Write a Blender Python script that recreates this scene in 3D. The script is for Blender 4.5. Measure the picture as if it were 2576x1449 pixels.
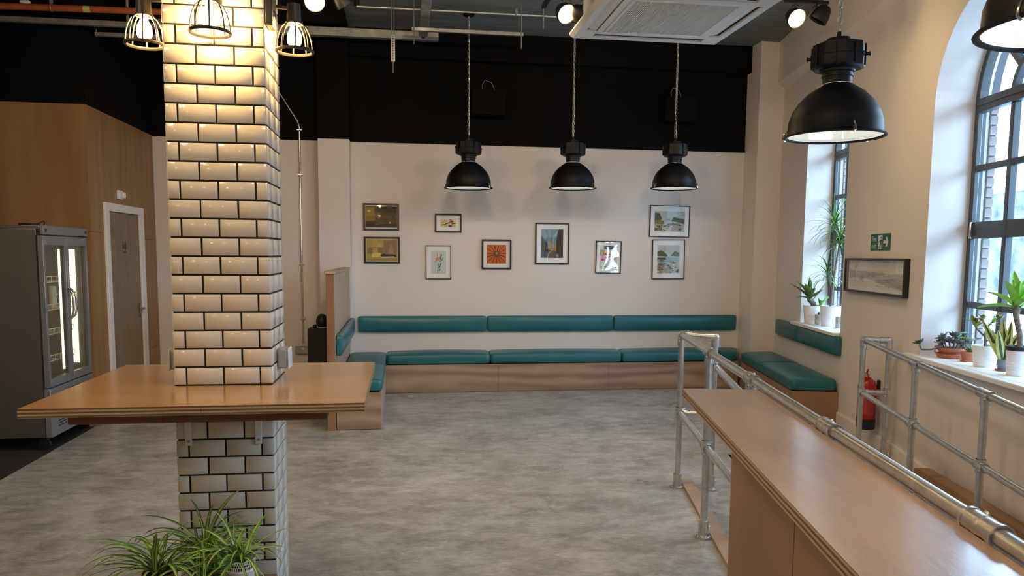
import bpy, math, random
from mathutils import Vector, Matrix
random.seed(7)
PI = math.pi
for o in list(bpy.data.objects): bpy.data.objects.remove(o)
SC = bpy.context.scene
COL = SC.collection

# ------------------------------------------------------------------ camera
H = 1.65
PITCH, YAW, ROLL, DL = .0983884, .1421481, .0080340, .197966
FPX, CYPX = 1935.0, 829.74
fwd = Vector((math.sin(YAW)*math.cos(PITCH), math.cos(YAW)*math.cos(PITCH), -math.sin(PITCH)))
rgt = Vector((math.cos(YAW), -math.sin(YAW), 0)); upv = rgt.cross(fwd)
cr = math.cos(ROLL)*rgt + math.sin(ROLL)*upv
cu = -math.sin(ROLL)*rgt + math.cos(ROLL)*upv
cd = bpy.data.cameras.new('camera'); cam = bpy.data.objects.new('camera', cd); COL.objects.link(cam)
cam.matrix_world = Matrix(((cr.x, cu.x, -fwd.x, 0), (cr.y, cu.y, -fwd.y, 0), (cr.z, cu.z, -fwd.z, H), (0, 0, 0, 1)))
cd.sensor_width = 36; cd.lens = 36*FPX/2576; cd.shift_y = (CYPX-724.5)/2576; cd.clip_start = .05
SC.camera = cam

# ------------------------------------------------------------------ world, exposure
SC.view_settings.view_transform = 'Standard'; SC.view_settings.look = 'None'
SC.view_settings.gamma = 1; SC.view_settings.use_curve_mapping = False
SC.view_settings.exposure = 1.35
wd = bpy.data.worlds.new('overcast_sky'); SC.world = wd; wd.use_nodes = True
bg = wd.node_tree.nodes['Background']; bg.inputs[0].default_value = (.46, .71, 1, 1); bg.inputs[1].default_value = 8.0
WARM = (1.0, .70, .34)

# ------------------------------------------------------------------ wall frame of the right (window) wall
DV = Vector((math.sin(DL), math.cos(DL), 0)); NV = Vector((math.cos(DL), -math.sin(DL), 0))
W0 = Vector((4.211, 6.883, 0))
def S(s, n, z=0): return W0 + DV*s + NV*n + Vector((0, 0, z))

def portal(s0, s1, z0, z1):
    ld = bpy.data.lights.new('window_portal', 'AREA'); ld.shape = 'RECTANGLE'; ld.size = s1-s0; ld.size_y = z1-z0
    ld.cycles.is_portal = True
    o = bpy.data.objects.new('window_portal', ld); COL.objects.link(o)
    X = -DV; Y = Vector((0, 0, 1)); Z = X.cross(Y)      # area lights shine along -Z
    if Z.dot(NV) < 0: X = DV; Z = X.cross(Y)
    c = S((s0+s1)/2, .52, (z0+z1)/2)
    o.matrix_world = Matrix(((X.x, Y.x, Z.x, c.x), (X.y, Y.y, Z.y, c.y), (X.z, Y.z, Z.z, c.z), (0, 0, 0, 1)))
WIN = [(.665, .615), (-2.305, .70), (-5.275, .70)]
SILL, SPR = .89, 2.752
for c, r in WIN: portal(c-r, c+r, SILL, SPR+r)

# ------------------------------------------------------------------ materials
MATS = {}
def nt(name):
    m = bpy.data.materials.new(name); m.use_nodes = True; MATS[name] = m
    t = m.node_tree; return m, t, t.nodes['Principled BSDF']
def ramp(t, stops):
    r = t.nodes.new('ShaderNodeValToRGB'); e = r.color_ramp.elements
    while len(e) < len(stops): e.new(.5)
    for i, (p, c) in enumerate(stops): e[i].position = p; e[i].color = (*c, 1)
    return r
def coords(t, scale=(1, 1, 1), rot=(0, 0, 0)):
    tc = t.nodes.new('ShaderNodeTexCoord'); mp = t.nodes.new('ShaderNodeMapping')
    mp.inputs['Scale'].default_value = scale; mp.inputs['Rotation'].default_value = rot
    t.links.new(tc.outputs['Object'], mp.inputs[0]); return mp
def noise(t, mp, sc, det=4, rough=.55, dist=0):
    n = t.nodes.new('ShaderNodeTexNoise'); n.inputs['Scale'].default_value = sc; n.inputs['Detail'].default_value = det
    n.inputs['Roughness'].default_value = rough; n.inputs['Distortion'].default_value = dist
    if mp: t.links.new(mp.outputs[0], n.inputs['Vector'])
    return n
def bump(t, b, src, strength, dist=.002):
    n = t.nodes.new('ShaderNodeBump'); n.inputs['Strength'].default_value = strength; n.inputs['Distance'].default_value = dist
    t.links.new(src, n.inputs['Height']); t.links.new(n.outputs[0], b.inputs['Normal'])
def plain(name, c, rough=.5, metal=0, var=.08, vs=8, bmp=0, bs=60, coat=0, spec=.5, trans=0):
    m, t, b = nt(name)
    b.inputs['Roughness'].default_value = rough; b.inputs['Metallic'].default_value = metal
    b.inputs['Coat Weight'].default_value = coat; b.inputs['Specular IOR Level'].default_value = spec
    if trans: b.inputs['Transmission Weight'].default_value = trans
    mp = coords(t)
    n = noise(t, mp, vs); lo = tuple(max(0, x*(1-var)) for x in c); hi = tuple(min(1, x*(1+var)) for x in c)
    r = ramp(t, [(.3, lo), (.7, hi)]); t.links.new(n.outputs[0], r.inputs[0]); t.links.new(r.outputs[0], b.inputs[0])
    if bmp:
        n2 = noise(t, mp, bs, 5); bump(t, b, n2.outputs[0], bmp)
    return m
def wood(name, c1, c2, scale=(1, 1, 1), sc=3, rough=.45, coat=0, dist=1.2, fine=.5, wmix=.2):
    m, t, b = nt(name)
    mp = coords(t, scale); n = noise(t, mp, sc, 6, .6, dist)
    w = t.nodes.new('ShaderNodeTexWave'); w.wave_type = 'RINGS'; w.inputs['Scale'].default_value = sc*.35
    w.inputs['Distortion'].default_value = 11; w.inputs['Detail'].default_value = 3; w.inputs['Detail Scale'].default_value = 1.2
    t.links.new(mp.outputs[0], w.inputs[0])
    mx = t.nodes.new('ShaderNodeMix'); mx.inputs[0].default_value = wmix
    t.links.new(n.outputs[0], mx.inputs[2]); t.links.new(w.outputs['Fac'], mx.inputs[3])
    r = ramp(t, [(.25, c2), (.75, c1)]); t.links.new(mx.outputs[0], r.inputs[0]); t.links.new(r.outputs[0], b.inputs[0])
    b.inputs['Roughness'].default_value = rough; b.inputs['Coat Weight'].default_value = coat; b.inputs['Coat Roughness'].default_value = .15
    n2 = noise(t, mp, sc*14, 4); bump(t, b, n2.outputs[0], .12*fine)
    return m
def emit(name, c, s):
    m = bpy.data.materials.new(name); m.use_nodes = True; t = m.node_tree; t.nodes.clear()
    e = t.nodes.new('ShaderNodeEmission'); e.inputs[0].default_value = (*c, 1); e.inputs[1].default_value = s
    o = t.nodes.new('ShaderNodeOutputMaterial'); t.links.new(e.outputs[0], o.inputs[0]); MATS[name] = m; return m
def glass(name, gl=.08, tint=(1, 1, 1), rough=.0, wob=0):
    m = bpy.data.materials.new(name); m.use_nodes = True; t = m.node_tree; t.nodes.clear()
    a = t.nodes.new('ShaderNodeBsdfTransparent'); a.inputs[0].default_value = (*tint, 1)
    g = t.nodes.new('ShaderNodeBsdfGlossy'); g.inputs['Roughness'].default_value = rough
    x = t.nodes.new('ShaderNodeMixShader'); f = t.nodes.new('ShaderNodeLayerWeight'); f.inputs[0].default_value = .5
    pw = t.nodes.new('ShaderNodeMath'); pw.operation = 'POWER'; pw.inputs[1].default_value = 5; t.links.new(f.outputs['Facing'], pw.inputs[0])
    mp = t.nodes.new('ShaderNodeMapRange'); mp.inputs[3].default_value = gl; mp.inputs[4].default_value = .9
    t.links.new(pw.outputs[0], mp.inputs[0]); t.links.new(mp.outputs[0], x.inputs[0])
    if wob:
        n = noise(t, coords(t), 3.0, 1); bp = t.nodes.new('ShaderNodeBump'); bp.inputs['Strength'].default_value = wob; bp.inputs['Distance'].default_value = .05
        t.links.new(n.outputs[0], bp.inputs['Height']); t.links.new(bp.outputs[0], g.inputs['Normal'])
    t.links.new(a.outputs[0], x.inputs[1]); t.links.new(g.outputs[0], x.inputs[2])
    o = t.nodes.new('ShaderNodeOutputMaterial'); t.links.new(x.outputs[0], o.inputs[0]); MATS[name] = m; return m

plain('paint_cream', (.74, .68, .64), .75, var=.015, vs=2, bmp=.12, bs=180)
plain('paint_black', (.0025, .0025, .003), .8, var=.1, bmp=.05, bs=60, spec=.15)
plain('paint_white', (.80, .79, .77), .45, var=.01)
plain('frame_grey', (.045, .052, .06), .42, var=.05)
plain('tile_white', (.74, .67, .565), .16, var=.03, vs=3, bmp=.02, bs=14, spec=.55)
plain('grout_black', (.012, .011, .012), .8)
plain('steel_galv', (.68, .685, .68), .33, metal=1, var=.14, vs=25)
plain('steel_dull', (.42, .42, .41), .5, metal=.9, var=.2, vs=12)
plain('steel_brushed', (.40, .38, .36), .38, metal=1, var=.06, vs=3)
plain('alu_grey', (.25, .265, .28), .45, metal=.4, var=.04)
plain('chrome', (.8, .8, .78), .12, metal=1, var=.01)
plain('lamp_black', (.004, .004, .005), .5, var=.05, spec=.3)
plain('enamel_white', (.86, .86, .85), .3, var=.01)
plain('plastic_black', (.01, .01, .011), .45)
plain('plastic_grey', (.36, .37, .37), .45)
plain('plastic_white', (.78, .78, .77), .4, var=.01)
plain('ceramic_white', (.82, .83, .84), .28, var=.01)
plain('terracotta', (.42, .135, .075), .75, var=.12, vs=12, bmp=.1)
plain('pot_grey', (.16, .20, .24), .6)
plain('pot_pattern', (.45, .45, .42), .6, var=.4, vs=60)
plain('soil', (.03, .022, .016), .95, var=.4, vs=60, bmp=.6)
plain('red_paint', (.42, .012, .022), .25, var=.03)
plain('label_red', (.50, .05, .06), .5, var=.1, vs=80)
plain('sign_green', (.008, .115, .085), .5, var=.02)
plain('sign_white', (.75, .76, .74), .5, var=.01)
plain('mount_white', (.92, .91, .91), .7, var=.01)
plain('frame_black', (.010, .009, .009), .35)
plain('orange_pipe', (.42, .10, .035), .45, var=.15)
plain('rubber_black', (.02, .02, .02), .7)
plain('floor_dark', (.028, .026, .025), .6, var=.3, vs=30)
plain('print_grey', (.5, .49, .47), .8)
plain('leaf_green', (.12, .23, .042), .42, var=.3, vs=25)
plain('leaf_dark', (.025, .075, .03), .42, var=.3, vs=30)
plain('leaf_lime', (.24, .50, .05), .40, var=.2, vs=12)
plain('leaf_cream', (.48, .58, .20), .45, var=.12, vs=30)
plain('leaf_yellow', (.62, .60, .18), .45, var=.1, vs=30)
plain('leaf_sage', (.20, .26, .23), .5, var=.35, vs=30)
plain('leaf_plum', (.13, .10, .12), .5, var=.4, vs=30)
plain('leaf_bronze', (.36, .27, .07), .45, var=.4, vs=30)
plain('bark', (.20, .16, .125), .9, var=.4, vs=60, bmp=.5, bs=90)
plain('pavement', (.6, .6, .6), .85, var=.08, vs=1.5)
plain('render_white', (.75, .74, .72), .85, var=.05, vs=1)
plain('stone_wall', (.085, .10, .12), .9, var=.75, vs=2.2, bmp=.6, bs=6)
plain('scooter_teal', (.10, .45, .47), .35)
plain('brick', (.30, .255, .235), .85, var=.25, vs=14, bmp=.3, bs=60)
plain('mortar', (.12, .125, .14), .9)
plain('can_red', (.5, .05, .06), .35); plain('can_blue', (.25, .4, .6), .35); plain('can_pale', (.6, .55, .45), .35)
plain('can_pink', (.55, .28, .27), .35, var=.4, vs=40)
plain('bulb_holder', (.02, .018, .015), .5)
plain('cage_metal', (.05, .045, .038), .42, metal=.4)
wood('ply_wall', (.37, .205, .085), (.26, .13, .045), (2.2, 2.2, .35), 2.2, .5)
wood('ply_bench', (.42, .295, .21), (.25, .16, .107), (.45, .45, 2.2), 2.4, .5, wmix=.42)
wood('ply_counter', (.52, .345, .245), (.34, .205, .14), (2.0, .5, 1), 2.6, .28, coat=.8, fine=2.2)
wood('ply_panel', (.37, .215, .12), (.27, .145, .075), (.8, .8, .45), 1.6, .55)
wood('ply_table', (.53, .30, .115), (.42, .215, .07), (.5, 2.2, 1), 2.6, .22, coat=.6)
wood('batten_brown', (.20, .085, .04), (.13, .05, .025), (.5, 2, 2), 3, .5)
wood('partition_ply', (.50, .36, .25), (.40, .27, .18), (1, 1.5, .4), 2, .5)
wood('partition_edge', (.34, .18, .10), (.22, .10, .05), (3, 3, .35), 2, .5)
wood('door_oak', (.27, .205, .13), (.19, .14, .085), (3, 3, .3), 4, .5)
wood('kick_pine', (.48, .345, .25), (.38, .26, .18), (2, .5, 1), 3, .5)
emit('bulb_glow', (1, .62, .22), 100)
emit('added_spot_glow', (1, .75, .47), 128)  # lens glow of the added spotlights above and behind the view
emit('spot_soft', (1, .68, .32), 48)
emit('pendant_bulb', (1, .96, .88), 4.5)
emit('fridge_led', (1, .84, .52), 1.5)
glass('window_glass', .05, (.97, .99, 1))
glass('fridge_glass', .09, (.86, .87, .83))
glass('picture_glass', .05, (1, 1, 1), .02, .12)
glass('lamp_glass', .12, (.97, .99, .97), .02)
# teal vinyl
m, t, b = nt('vinyl_teal'); b.inputs[0].default_value = (.014, .125, .140, 1); b.inputs['Roughness'].default_value = .36
n = noise(t, coords(t), 350, 3); bump(t, b, n.outputs[0], .10, .001)
n2 = noise(t, coords(t), 3, 3); r = ramp(t, [(.3, (.014, .122, .150)), (.7, (.019, .150, .182))]); t.links.new(n2.outputs[0], r.inputs[0]); t.links.new(r.outputs[0], b.inputs[0])
# polished concrete
m, t, b = nt('concrete_floor')
mp = coords(t, (1, 1.15, 1), (0, 0, .5)); a1 = noise(t, mp, 1.5, 6, .6, .0); a2 = noise(t, coords(t, (1.0, 1.7, 1), (0, 0, .22)), 5.5, 6, .62, .35); a3 = noise(t, coords(t, (1, 2.4, 1), (0, 0, -.2)), 21, 5, .65)
mx = t.nodes.new('ShaderNodeMix'); mx.inputs[0].default_value = .58; t.links.new(a1.outputs[0], mx.inputs[2]); t.links.new(a2.outputs[0], mx.inputs[3])
mx2 = t.nodes.new('ShaderNodeMix'); mx2.inputs[0].default_value = .30; t.links.new(mx.outputs[0], mx2.inputs[2]); t.links.new(a3.outputs[0], mx2.inputs[3])
r = ramp(t, [(.30, (.13, .123, .112)), (.44, (.27, .263, .248)), (.53, (.40, .397, .385)), (.68, (.64, .635, .62))])
t.links.new(mx2.outputs[0], r.inputs[0]); t.links.new(r.outputs[0], b.inputs[0])
rr = ramp(t, [(.3, (.22, .22, .22)), (.7, (.42, .42, .42))]); t.links.new(a1.outputs[0], rr.inputs[0]); t.links.new(rr.outputs[0], b.inputs['Roughness'])
bump(t, b, mx2.outputs[0], .12, .004)
# rough board-marked concrete ceiling
m, t, b = nt('concrete_ceiling'); b.inputs['Roughness'].default_value = .85
mp = coords(t, (.5, 5, 1)); a1 = noise(t, mp, 2.4, 8, .65, .4); r = ramp(t, [(.3, (.12, .125, .122)), (.7, (.22, .23, .225))]); t.links.new(a1.outputs[0], r.inputs[0]); t.links.new(r.outputs[0], b.inputs[0]); bump(t, b, a1.outputs[0], .4, .01)
# plywood edge (layers by height)
m, t, b = nt('ply_edge'); b.inputs['Roughness'].default_value = .5
w = t.nodes.new('ShaderNodeTexWave'); w.bands_direction = 'Z'; w.inputs['Scale'].default_value = 24; w.inputs['Distortion'].default_value = .6; w.inputs['Detail Scale'].default_value = 3
t.links.new(coords(t).outputs[0], w.inputs[0]); r = ramp(t, [(.35, (.16, .085, .04)), (.65, (.50, .35, .20))]); t.links.new(w.outputs['Fac'], r.inputs[0]); t.links.new(r.outputs[0], b.inputs[0])
# flat print: colours held in the print's own colour attribute
m, t, b = nt('flat_print'); b.inputs['Roughness'].default_value = .7
at = t.nodes.new('ShaderNodeAttribute'); at.attribute_name = 'ink'; t.links.new(at.outputs['Color'], b.inputs[0])

# ------------------------------------------------------------------ mesh builder
class MB:
    def __init__(s): s.v = []; s.f = []; s.m = []; s.col = []
    def add(s, vs, fs, mi=0):
        k = len(s.v); s.v += [tuple(v) for v in vs]; s.f += [tuple(k+i for i in f) for f in fs]; s.m += [mi]*len(fs); return s
    def box(s, x0, x1, y0, y1, z0, z1, mi=0):
        vs = [(x, y, z) for z in (z0, z1) for y in (y0, y1) for x in (x0, x1)]
        return s.add(vs, [(0, 2, 3, 1), (4, 5, 7, 6), (0, 1, 5, 4), (2, 6, 7, 3), (0, 4, 6, 2), (1, 3, 7, 5)], mi)
    def bbox(s, x0, x1, y0, y1, z0, z1, r=.004, mi=0):      # box with chamfered edges
        if r <= 0: return s.box(x0, x1, y0, y1, z0, z1, mi)
        X = (x0, x1); Y = (y0, y1); Z = (z0, z1); vs = []; idx = {}
        for i in (0, 1):
            for j in (0, 1):
                for k in (0, 1):
                    sx, sy, sz = (1-2*i)*r, (1-2*j)*r, (1-2*k)*r
                    for ax in range(3):
                        p = [X[i]+sx, Y[j]+sy, Z[k]+sz]; p[ax] = (X[i], Y[j], Z[k])[ax]
                        idx[i, j, k, ax] = len(vs); vs.append(p)
        fs = []
        for i in (0, 1):
            q = [(i, 0, 0), (i, 1, 0), (i, 1, 1), (i, 0, 1)]; f = [idx[c+(0,)] for c in q]; fs.append(f if i else f[::-1])
            q = [(0, i, 0), (1, i, 0), (1, i, 1), (0, i, 1)]; f = [idx[c+(1,)] for c in q]; fs.append(f[::-1] if i else f)
            q = [(0, 0, i), (1, 0, i), (1, 1, i), (0, 1, i)]; f = [idx[c+(2,)] for c in q]; fs.append(f if i else f[::-1])
        for a in (0, 1):
            for b_ in (0, 1):
                f = [idx[0, a, b_, 1], idx[1, a, b_, 1], idx[1, a, b_, 2], idx[0, a, b_, 2]]; fs.append(f if (a+b_) % 2 else f[::-1])
                f = [idx[a, 0, b_, 0], idx[a, 1, b_, 0], idx[a, 1, b_, 2], idx[a, 0, b_, 2]]; fs.append(f[::-1] if (a+b_) % 2 else f)
                f = [idx[a, b_, 0, 0], idx[a, b_, 1, 0], idx[a, b_, 1, 1], idx[a, b_, 0, 1]]; fs.append(f if (a+b_) % 2 else f[::-1])
                for c in (0, 1):
                    f = [idx[a, b_, c, 0], idx[a, b_, c, 1], idx[a, b_, c, 2]]; fs.append(f if (a+b_+c) % 2 else f[::-1])
        return s.add(vs, fs, mi)
    def ring(s, c, ax, r, n):
        ax = Vector(ax).normalized(); u = ax.orthogonal().normalized(); w = ax.cross(u)
        return [Vector(c)+(u*math.cos(2*PI*i/n)+w*math.sin(2*PI*i/n))*r for i in range(n)]
    def cyl(s, p0, p1, r0, r1=None, n=14, caps=True, mi=0):
        p0 = Vector(p0); p1 = Vector(p1); r1 = r0 if r1 is None else r1
        a = s.ring(p0, p1-p0, r0, n); b_ = s.ring(p1, p1-p0, r1, n)
        fs = [(i, (i+1) % n, n+(i+1) % n, n+i) for i in range(n)]
        if caps: fs += [tuple(range(n))[::-1], tuple(range(n, 2*n))]
        return s.add(a+b_, fs, mi)
    def tube(s, pts, r, n=8, closed=False, mi=0, caps=True):
        pts = [Vector(p) for p in pts]; N = len(pts); vs = []; u = None
        rs = r if isinstance(r, (list, tuple)) else [r]*N
        for i, p in enumerate(pts):
            if closed: tg = pts[(i+1) % N]-pts[i-1]
            else: tg = pts[min(i+1, N-1)]-pts[max(i-1, 0)]
            tg.normalize()
            u = tg.orthogonal().normalized() if u is None else (u-tg*u.dot(tg)).normalized()
            w = tg.cross(u)
            vs += [p+(u*math.cos(2*PI*k/n)+w*math.sin(2*PI*k/n))*rs[i] for k in range(n)]
        fs = []
        for i in range(N if closed else N-1):
            j = (i+1) % N
            fs += [(i*n+k, i*n+(k+1) % n, j*n+(k+1) % n, j*n+k) for k in range(n)]
        if caps and not closed: fs += [tuple(range(n))[::-1], tuple(range((N-1)*n, N*n))]
        return s.add(vs, fs, mi)
    def lathe(s, prof, c=(0, 0, 0), n=24, mi=0, wob=None):
        vs = []; c = Vector(c)
        for r, z in prof: vs += [c+Vector((r*math.cos(2*PI*i/n), r*math.sin(2*PI*i/n), z)) for i in range(n)]
        fs = []
        for j in range(len(prof)-1): fs += [(j*n+i, j*n+(i+1) % n, (j+1)*n+(i+1) % n, (j+1)*n+i) for i in range(n)]
        return s.add(vs, fs, mi)
    def prism(s, poly, z0, z1, mi=0, side=None):
        n = len(poly); vs = [(x, y, z0) for x, y in poly]+[(x, y, z1) for x, y in poly]
        s.add(vs, [tuple(range(n))[::-1], tuple(range(n, 2*n))], mi)
        return s.add(vs, [(i, (i+1) % n, n+(i+1) % n, n+i) for i in range(n)], mi if side is None else side)
    def blade(s, base, az, L, wd, lift=1.2, droop=1.6, n=7, fold=.25, stripe=False, tip=.05, twist=0, mi=0, thick=0):
        # an arching strap leaf: starts at elevation 'lift', bends down by 'droop' radians along its length
        p = Vector(base); h = Vector((math.cos(az), math.sin(az), 0)); sd = Vector((-math.sin(az), math.cos(az), 0)); vs = []; el = lift
        for i in range(n+1):
            tt = i/n; wv = wd*max(tip, (math.sin(PI*min(1, .18+.82*tt)))**.75 if tt < 1 else tip)
            dirv = h*math.cos(el)+Vector((0, 0, math.sin(el))); up = -h*math.sin(el)+Vector((0, 0, math.cos(el)))
            sv = sd*math.cos(twist*tt)+up*math.sin(twist*tt)
            if stripe:
                vs += [p-sv*wv/2+up*wv*fold, p-sv*wv*.17, p+sv*wv*.17, p+sv*wv/2+up*wv*fold]
            else: vs += [p-sv*wv/2+up*wv*fold, p-up*thick, p+sv*wv/2+up*wv*fold]
            p = p+dirv*(L/n); el -= droop/n
        k = 4 if stripe else 3
        fs = []; 
        for i in range(n):
            for j in range(k-1):
                s_ = (i*k+j, i*k+j+1, (i+1)*k+j+1, (i+1)*k+j); fs.append((s_, 1 if (stripe and j == 1) else mi))
        b0 = len(s.v); s.v += [tuple(v) for v in vs]
        for f, mm in fs: s.f.append(tuple(b0+q for q in f)); s.m.append(mm)
        return s
    def build(s, name, mats, parent=None, smooth=40, loc=None):
        me = bpy.data.meshes.new(name); me.from_pydata(s.v, [], s.f)
        if isinstance(mats, str): mats = [mats]
        for q in mats: me.materials.append(MATS[q])
        me.polygons.foreach_set('material_index', s.m)
        if smooth:
            me.polygons.foreach_set('use_smooth', [True]*len(me.polygons)); me.set_sharp_from_angle(angle=math.radians(smooth))
        me.update()
        o = bpy.data.objects.new(name, me); COL.objects.link(o)
        if parent is not None: o.parent = parent
        if loc is not None: o.location = loc
        return o
def thing(name, label, cat, loc=(0, 0, 0), rz=0, group=None, kind=None):
    o = bpy.data.objects.new(name, None); COL.objects.link(o); o.location = loc; o.rotation_euler = (0, 0, rz); o.empty_display_size = .1
    o['label'] = label
    if cat: o['category'] = cat
    if group: o['group'] = group
    if kind: o['kind'] = kind
    return o
def tag(o, label, cat=None, group=None, kind=None):
    o['label'] = label
    if cat: o['category'] = cat
    if group: o['group'] = group
    if kind: o['kind'] = kind
    return o
def struct(name, mb, mat, label, **k): return tag(mb.build(name, mat, **k), label, kind='structure')
def inst(src, parent, loc=(0, 0, 0), rot=(0, 0, 0), sc=(1, 1, 1), name=None):
    o = bpy.data.objects.new(name or src.name.split('.')[0], src); COL.objects.link(o)
    o.parent = parent; o.location = loc; o.rotation_euler = rot; o.scale = sc; return o
def text_mesh(body, size, font_sx=1.0):
    cu_ = bpy.data.curves.new('lettering', 'FONT'); cu_.body = body; cu_.size = size; cu_.align_x = 'CENTER'; cu_.align_y = 'CENTER'; cu_.resolution_u = 3
    o = bpy.data.objects.new('lettering', cu_); COL.objects.link(o)
    me = bpy.data.meshes.new_from_object(o); bpy.data.objects.remove(o)
    if font_sx != 1:
        for v in me.vertices: v.co.x *= font_sx
    return me
def pillow(c, z0, z1, bulge=.02, r=.03, n=8, sag=0):
    # upholstered block over the quad footprint c = [c00, c10, c11, c01]
    c = [Vector((p[0], p[1], 0)) for p in c]
    LX = (c[1]-c[0]).length; LY = (c[3]-c[0]).length; hz = (z1-z0)/2
    mb = MB(); pts = {}; vs = []
    nx = max(6, min(26, int(LX/.07))); ny = max(4, min(26, int(LY/.07))); nz = 4
    def samp(k, nn):   # denser towards the ends
        q = 2*k/nn-1; return math.copysign(abs(q)**.6, q) if abs(q) > 1e-9 else 0
    def pt(a, b_, g):
        x, y, z = a*LX/2, b_*LY/2, g*hz
        ix = max(-LX/2+r, min(LX/2-r, x)); iy = max(-LY/2+r, min(LY/2-r, y)); iz = max(-hz+r, min(hz-r, z))
        d = Vector((x-ix, y-iy, z-iz))
        if d.length > 1e-9:
            d = d.normalized()*r
        x, y, z = ix+d.x, iy+d.y, iz+d.z
        u, v = 2*x/LX, 2*y/LY
        if z > 0: z += bulge*(1-u*u)*(1-v*v)*z/hz+sag*math.sin(u*3+LX)*.5*(1-v*v)*z/hz
        u = (u+1)/2; v = (v+1)/2
        P = c[0]*(1-u)*(1-v)+c[1]*u*(1-v)+c[2]*u*v+c[3]*(1-u)*v
        return (P.x, P.y, (z0+z1)/2+z)
    def grid(fn, A, B, flip):
        k = len(vs)
        for i in range(A+1):
            for j in range(B+1): vs.append(fn(samp(i, A), samp(j, B)))
        for i in range(A):
            for j in range(B):
                f = (k+i*(B+1)+j, k+(i+1)*(B+1)+j, k+(i+1)*(B+1)+j+1, k+i*(B+1)+j+1); fs.append(f[::-1] if flip else f)
    fs = []
    grid(lambda a, b_: pt(a, b_, 1), nx, ny, False); grid(lambda a, b_: pt(a, b_, -1), nx, ny, True)
    grid(lambda a, b_: pt(a, -1, b_), nx, nz, False); grid(lambda a, b_: pt(a, 1, b_), nx, nz, True)
    grid(lambda a, b_: pt(-1, a, b_), ny, nz, True); grid(lambda a, b_: pt(1, a, b_), ny, nz, False)
    return mb.add(vs, fs)
def weld(o, d=.0004):
    import bmesh
    bm = bmesh.new(); bm.from_mesh(o.data); bmesh.ops.remove_doubles(bm, verts=bm.verts, dist=d); bm.to_mesh(o.data); bm.free()
    for p in o.data.polygons: p.use_smooth = True
    return o

# ================================================================== SETTING
YB, CEIL, BLK, BKZ = 9.5, 4.25, 2.962, 4.135
XL = -2.83
# floor with the ramp opening along the right wall
RS, RN = -1.2, -1.30          # ramp starts at s=RS; runs from n=RN to the wall
def RZ(s): return -.067*max(0, RS-s)
a = S(-13, RN); b_ = S(RS, RN); c_ = S(RS, .6); d_ = S(3.4, .6)
fl = MB().prism([(-2.87, -4.5), (a.x, -4.5), (b_.x, b_.y), (c_.x, c_.y), (d_.x, d_.y), (-2.87, 10.2)], -.15, 0)
struct('floor', fl, 'concrete_floor', 'mottled grey polished concrete floor', smooth=0)
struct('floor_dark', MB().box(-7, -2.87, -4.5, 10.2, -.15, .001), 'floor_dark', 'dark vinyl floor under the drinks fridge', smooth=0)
rp = MB(); q = [S(RS, RN, 0), S(RS, .3, 0), S(-13, .3, RZ(-13)), S(-13, RN, RZ(-13))]
rp.add(q+[p-Vector((0, 0, .15)) for p in q], [(0, 1, 2, 3)[::-1], (4, 5, 6, 7), (0, 4, 5, 1), (1, 5, 6, 2), (2, 6, 7, 3), (3, 7, 4, 0)])
struct('floor_ramp', rp, 'concrete_floor', 'grey concrete ramp sloping down beside the window wall', smooth=0)
w_ = MB(); q = [S(RS, RN+.01), S(-13, RN+.01)]
w_.add([q[0]-Vector((0, 0, 1.0)), q[1]-Vector((0, 0, 1.0)), q[1], q[0], q[0]-NV*.03-Vector((0, 0, 1.0)), q[1]-NV*.03-Vector((0, 0, 1.0)), q[1]-NV*.03, q[0]-NV*.03], [(0, 1, 2, 3), (7, 6, 5, 4), (3, 2, 6, 7)])
struct('wall_ramp', w_, 'concrete_floor', 'low wall along the open side of the ramp', smooth=0)
struct('ceiling', MB().box(-7, 6.5, -4.5, 10.2, CEIL, CEIL+.2), 'concrete_ceiling', 'bare grey concrete ceiling', smooth=0)
struct('ceiling_bulkhead', MB().box(-6.9, -.6, 5.2, YB, BKZ, CEIL-.001), 'paint_black', 'black painted ceiling bulkhead over the left side', smooth=0)
# back wall, black upper band, beam
struct('wall_back', MB().box(-6.9, 5.6, YB, YB+.25, -.15, BLK), 'paint_cream', 'cream lower back wall behind the bench', smooth=0)
ub = MB().box(-6.9, 4.345, YB-.012, YB+.25, BLK+.0005, CEIL); ub.box(-.6, 4.43, YB-.13, YB-.011, 3.93, CEIL-.001); ub.box(-.95, 4.352, YB-.03, YB-.011, BLK+.0005, BLK+.02)
struct('wall_back_upper', ub, 'paint_black', 'black painted upper back wall with a ceiling beam', smooth=0)
struct('wall_back_pier', MB().box(-.955, -.6, 9.27, YB-.0005, 0, BLK-.004), 'paint_cream', 'cream pier projecting beside the bench partition', smooth=0)
struct('wall_back_pier_upper', MB().box(-.955, -.6, 9.27, YB-.013, BLK-.0035, BKZ-.002), 'paint_black', 'black top of the projecting pier', smooth=0)
pr = S(2.5, .05)
pp = MB().prism([(4.345, 9.13), (4.72, 9.13), (4.80, 9.52), (4.345, 9.52)], 0, CEIL-.001)
struct('wall_back_corner_pier', pp, 'paint_cream', 'cream corner pier between back wall and window wall', smooth=0)
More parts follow.
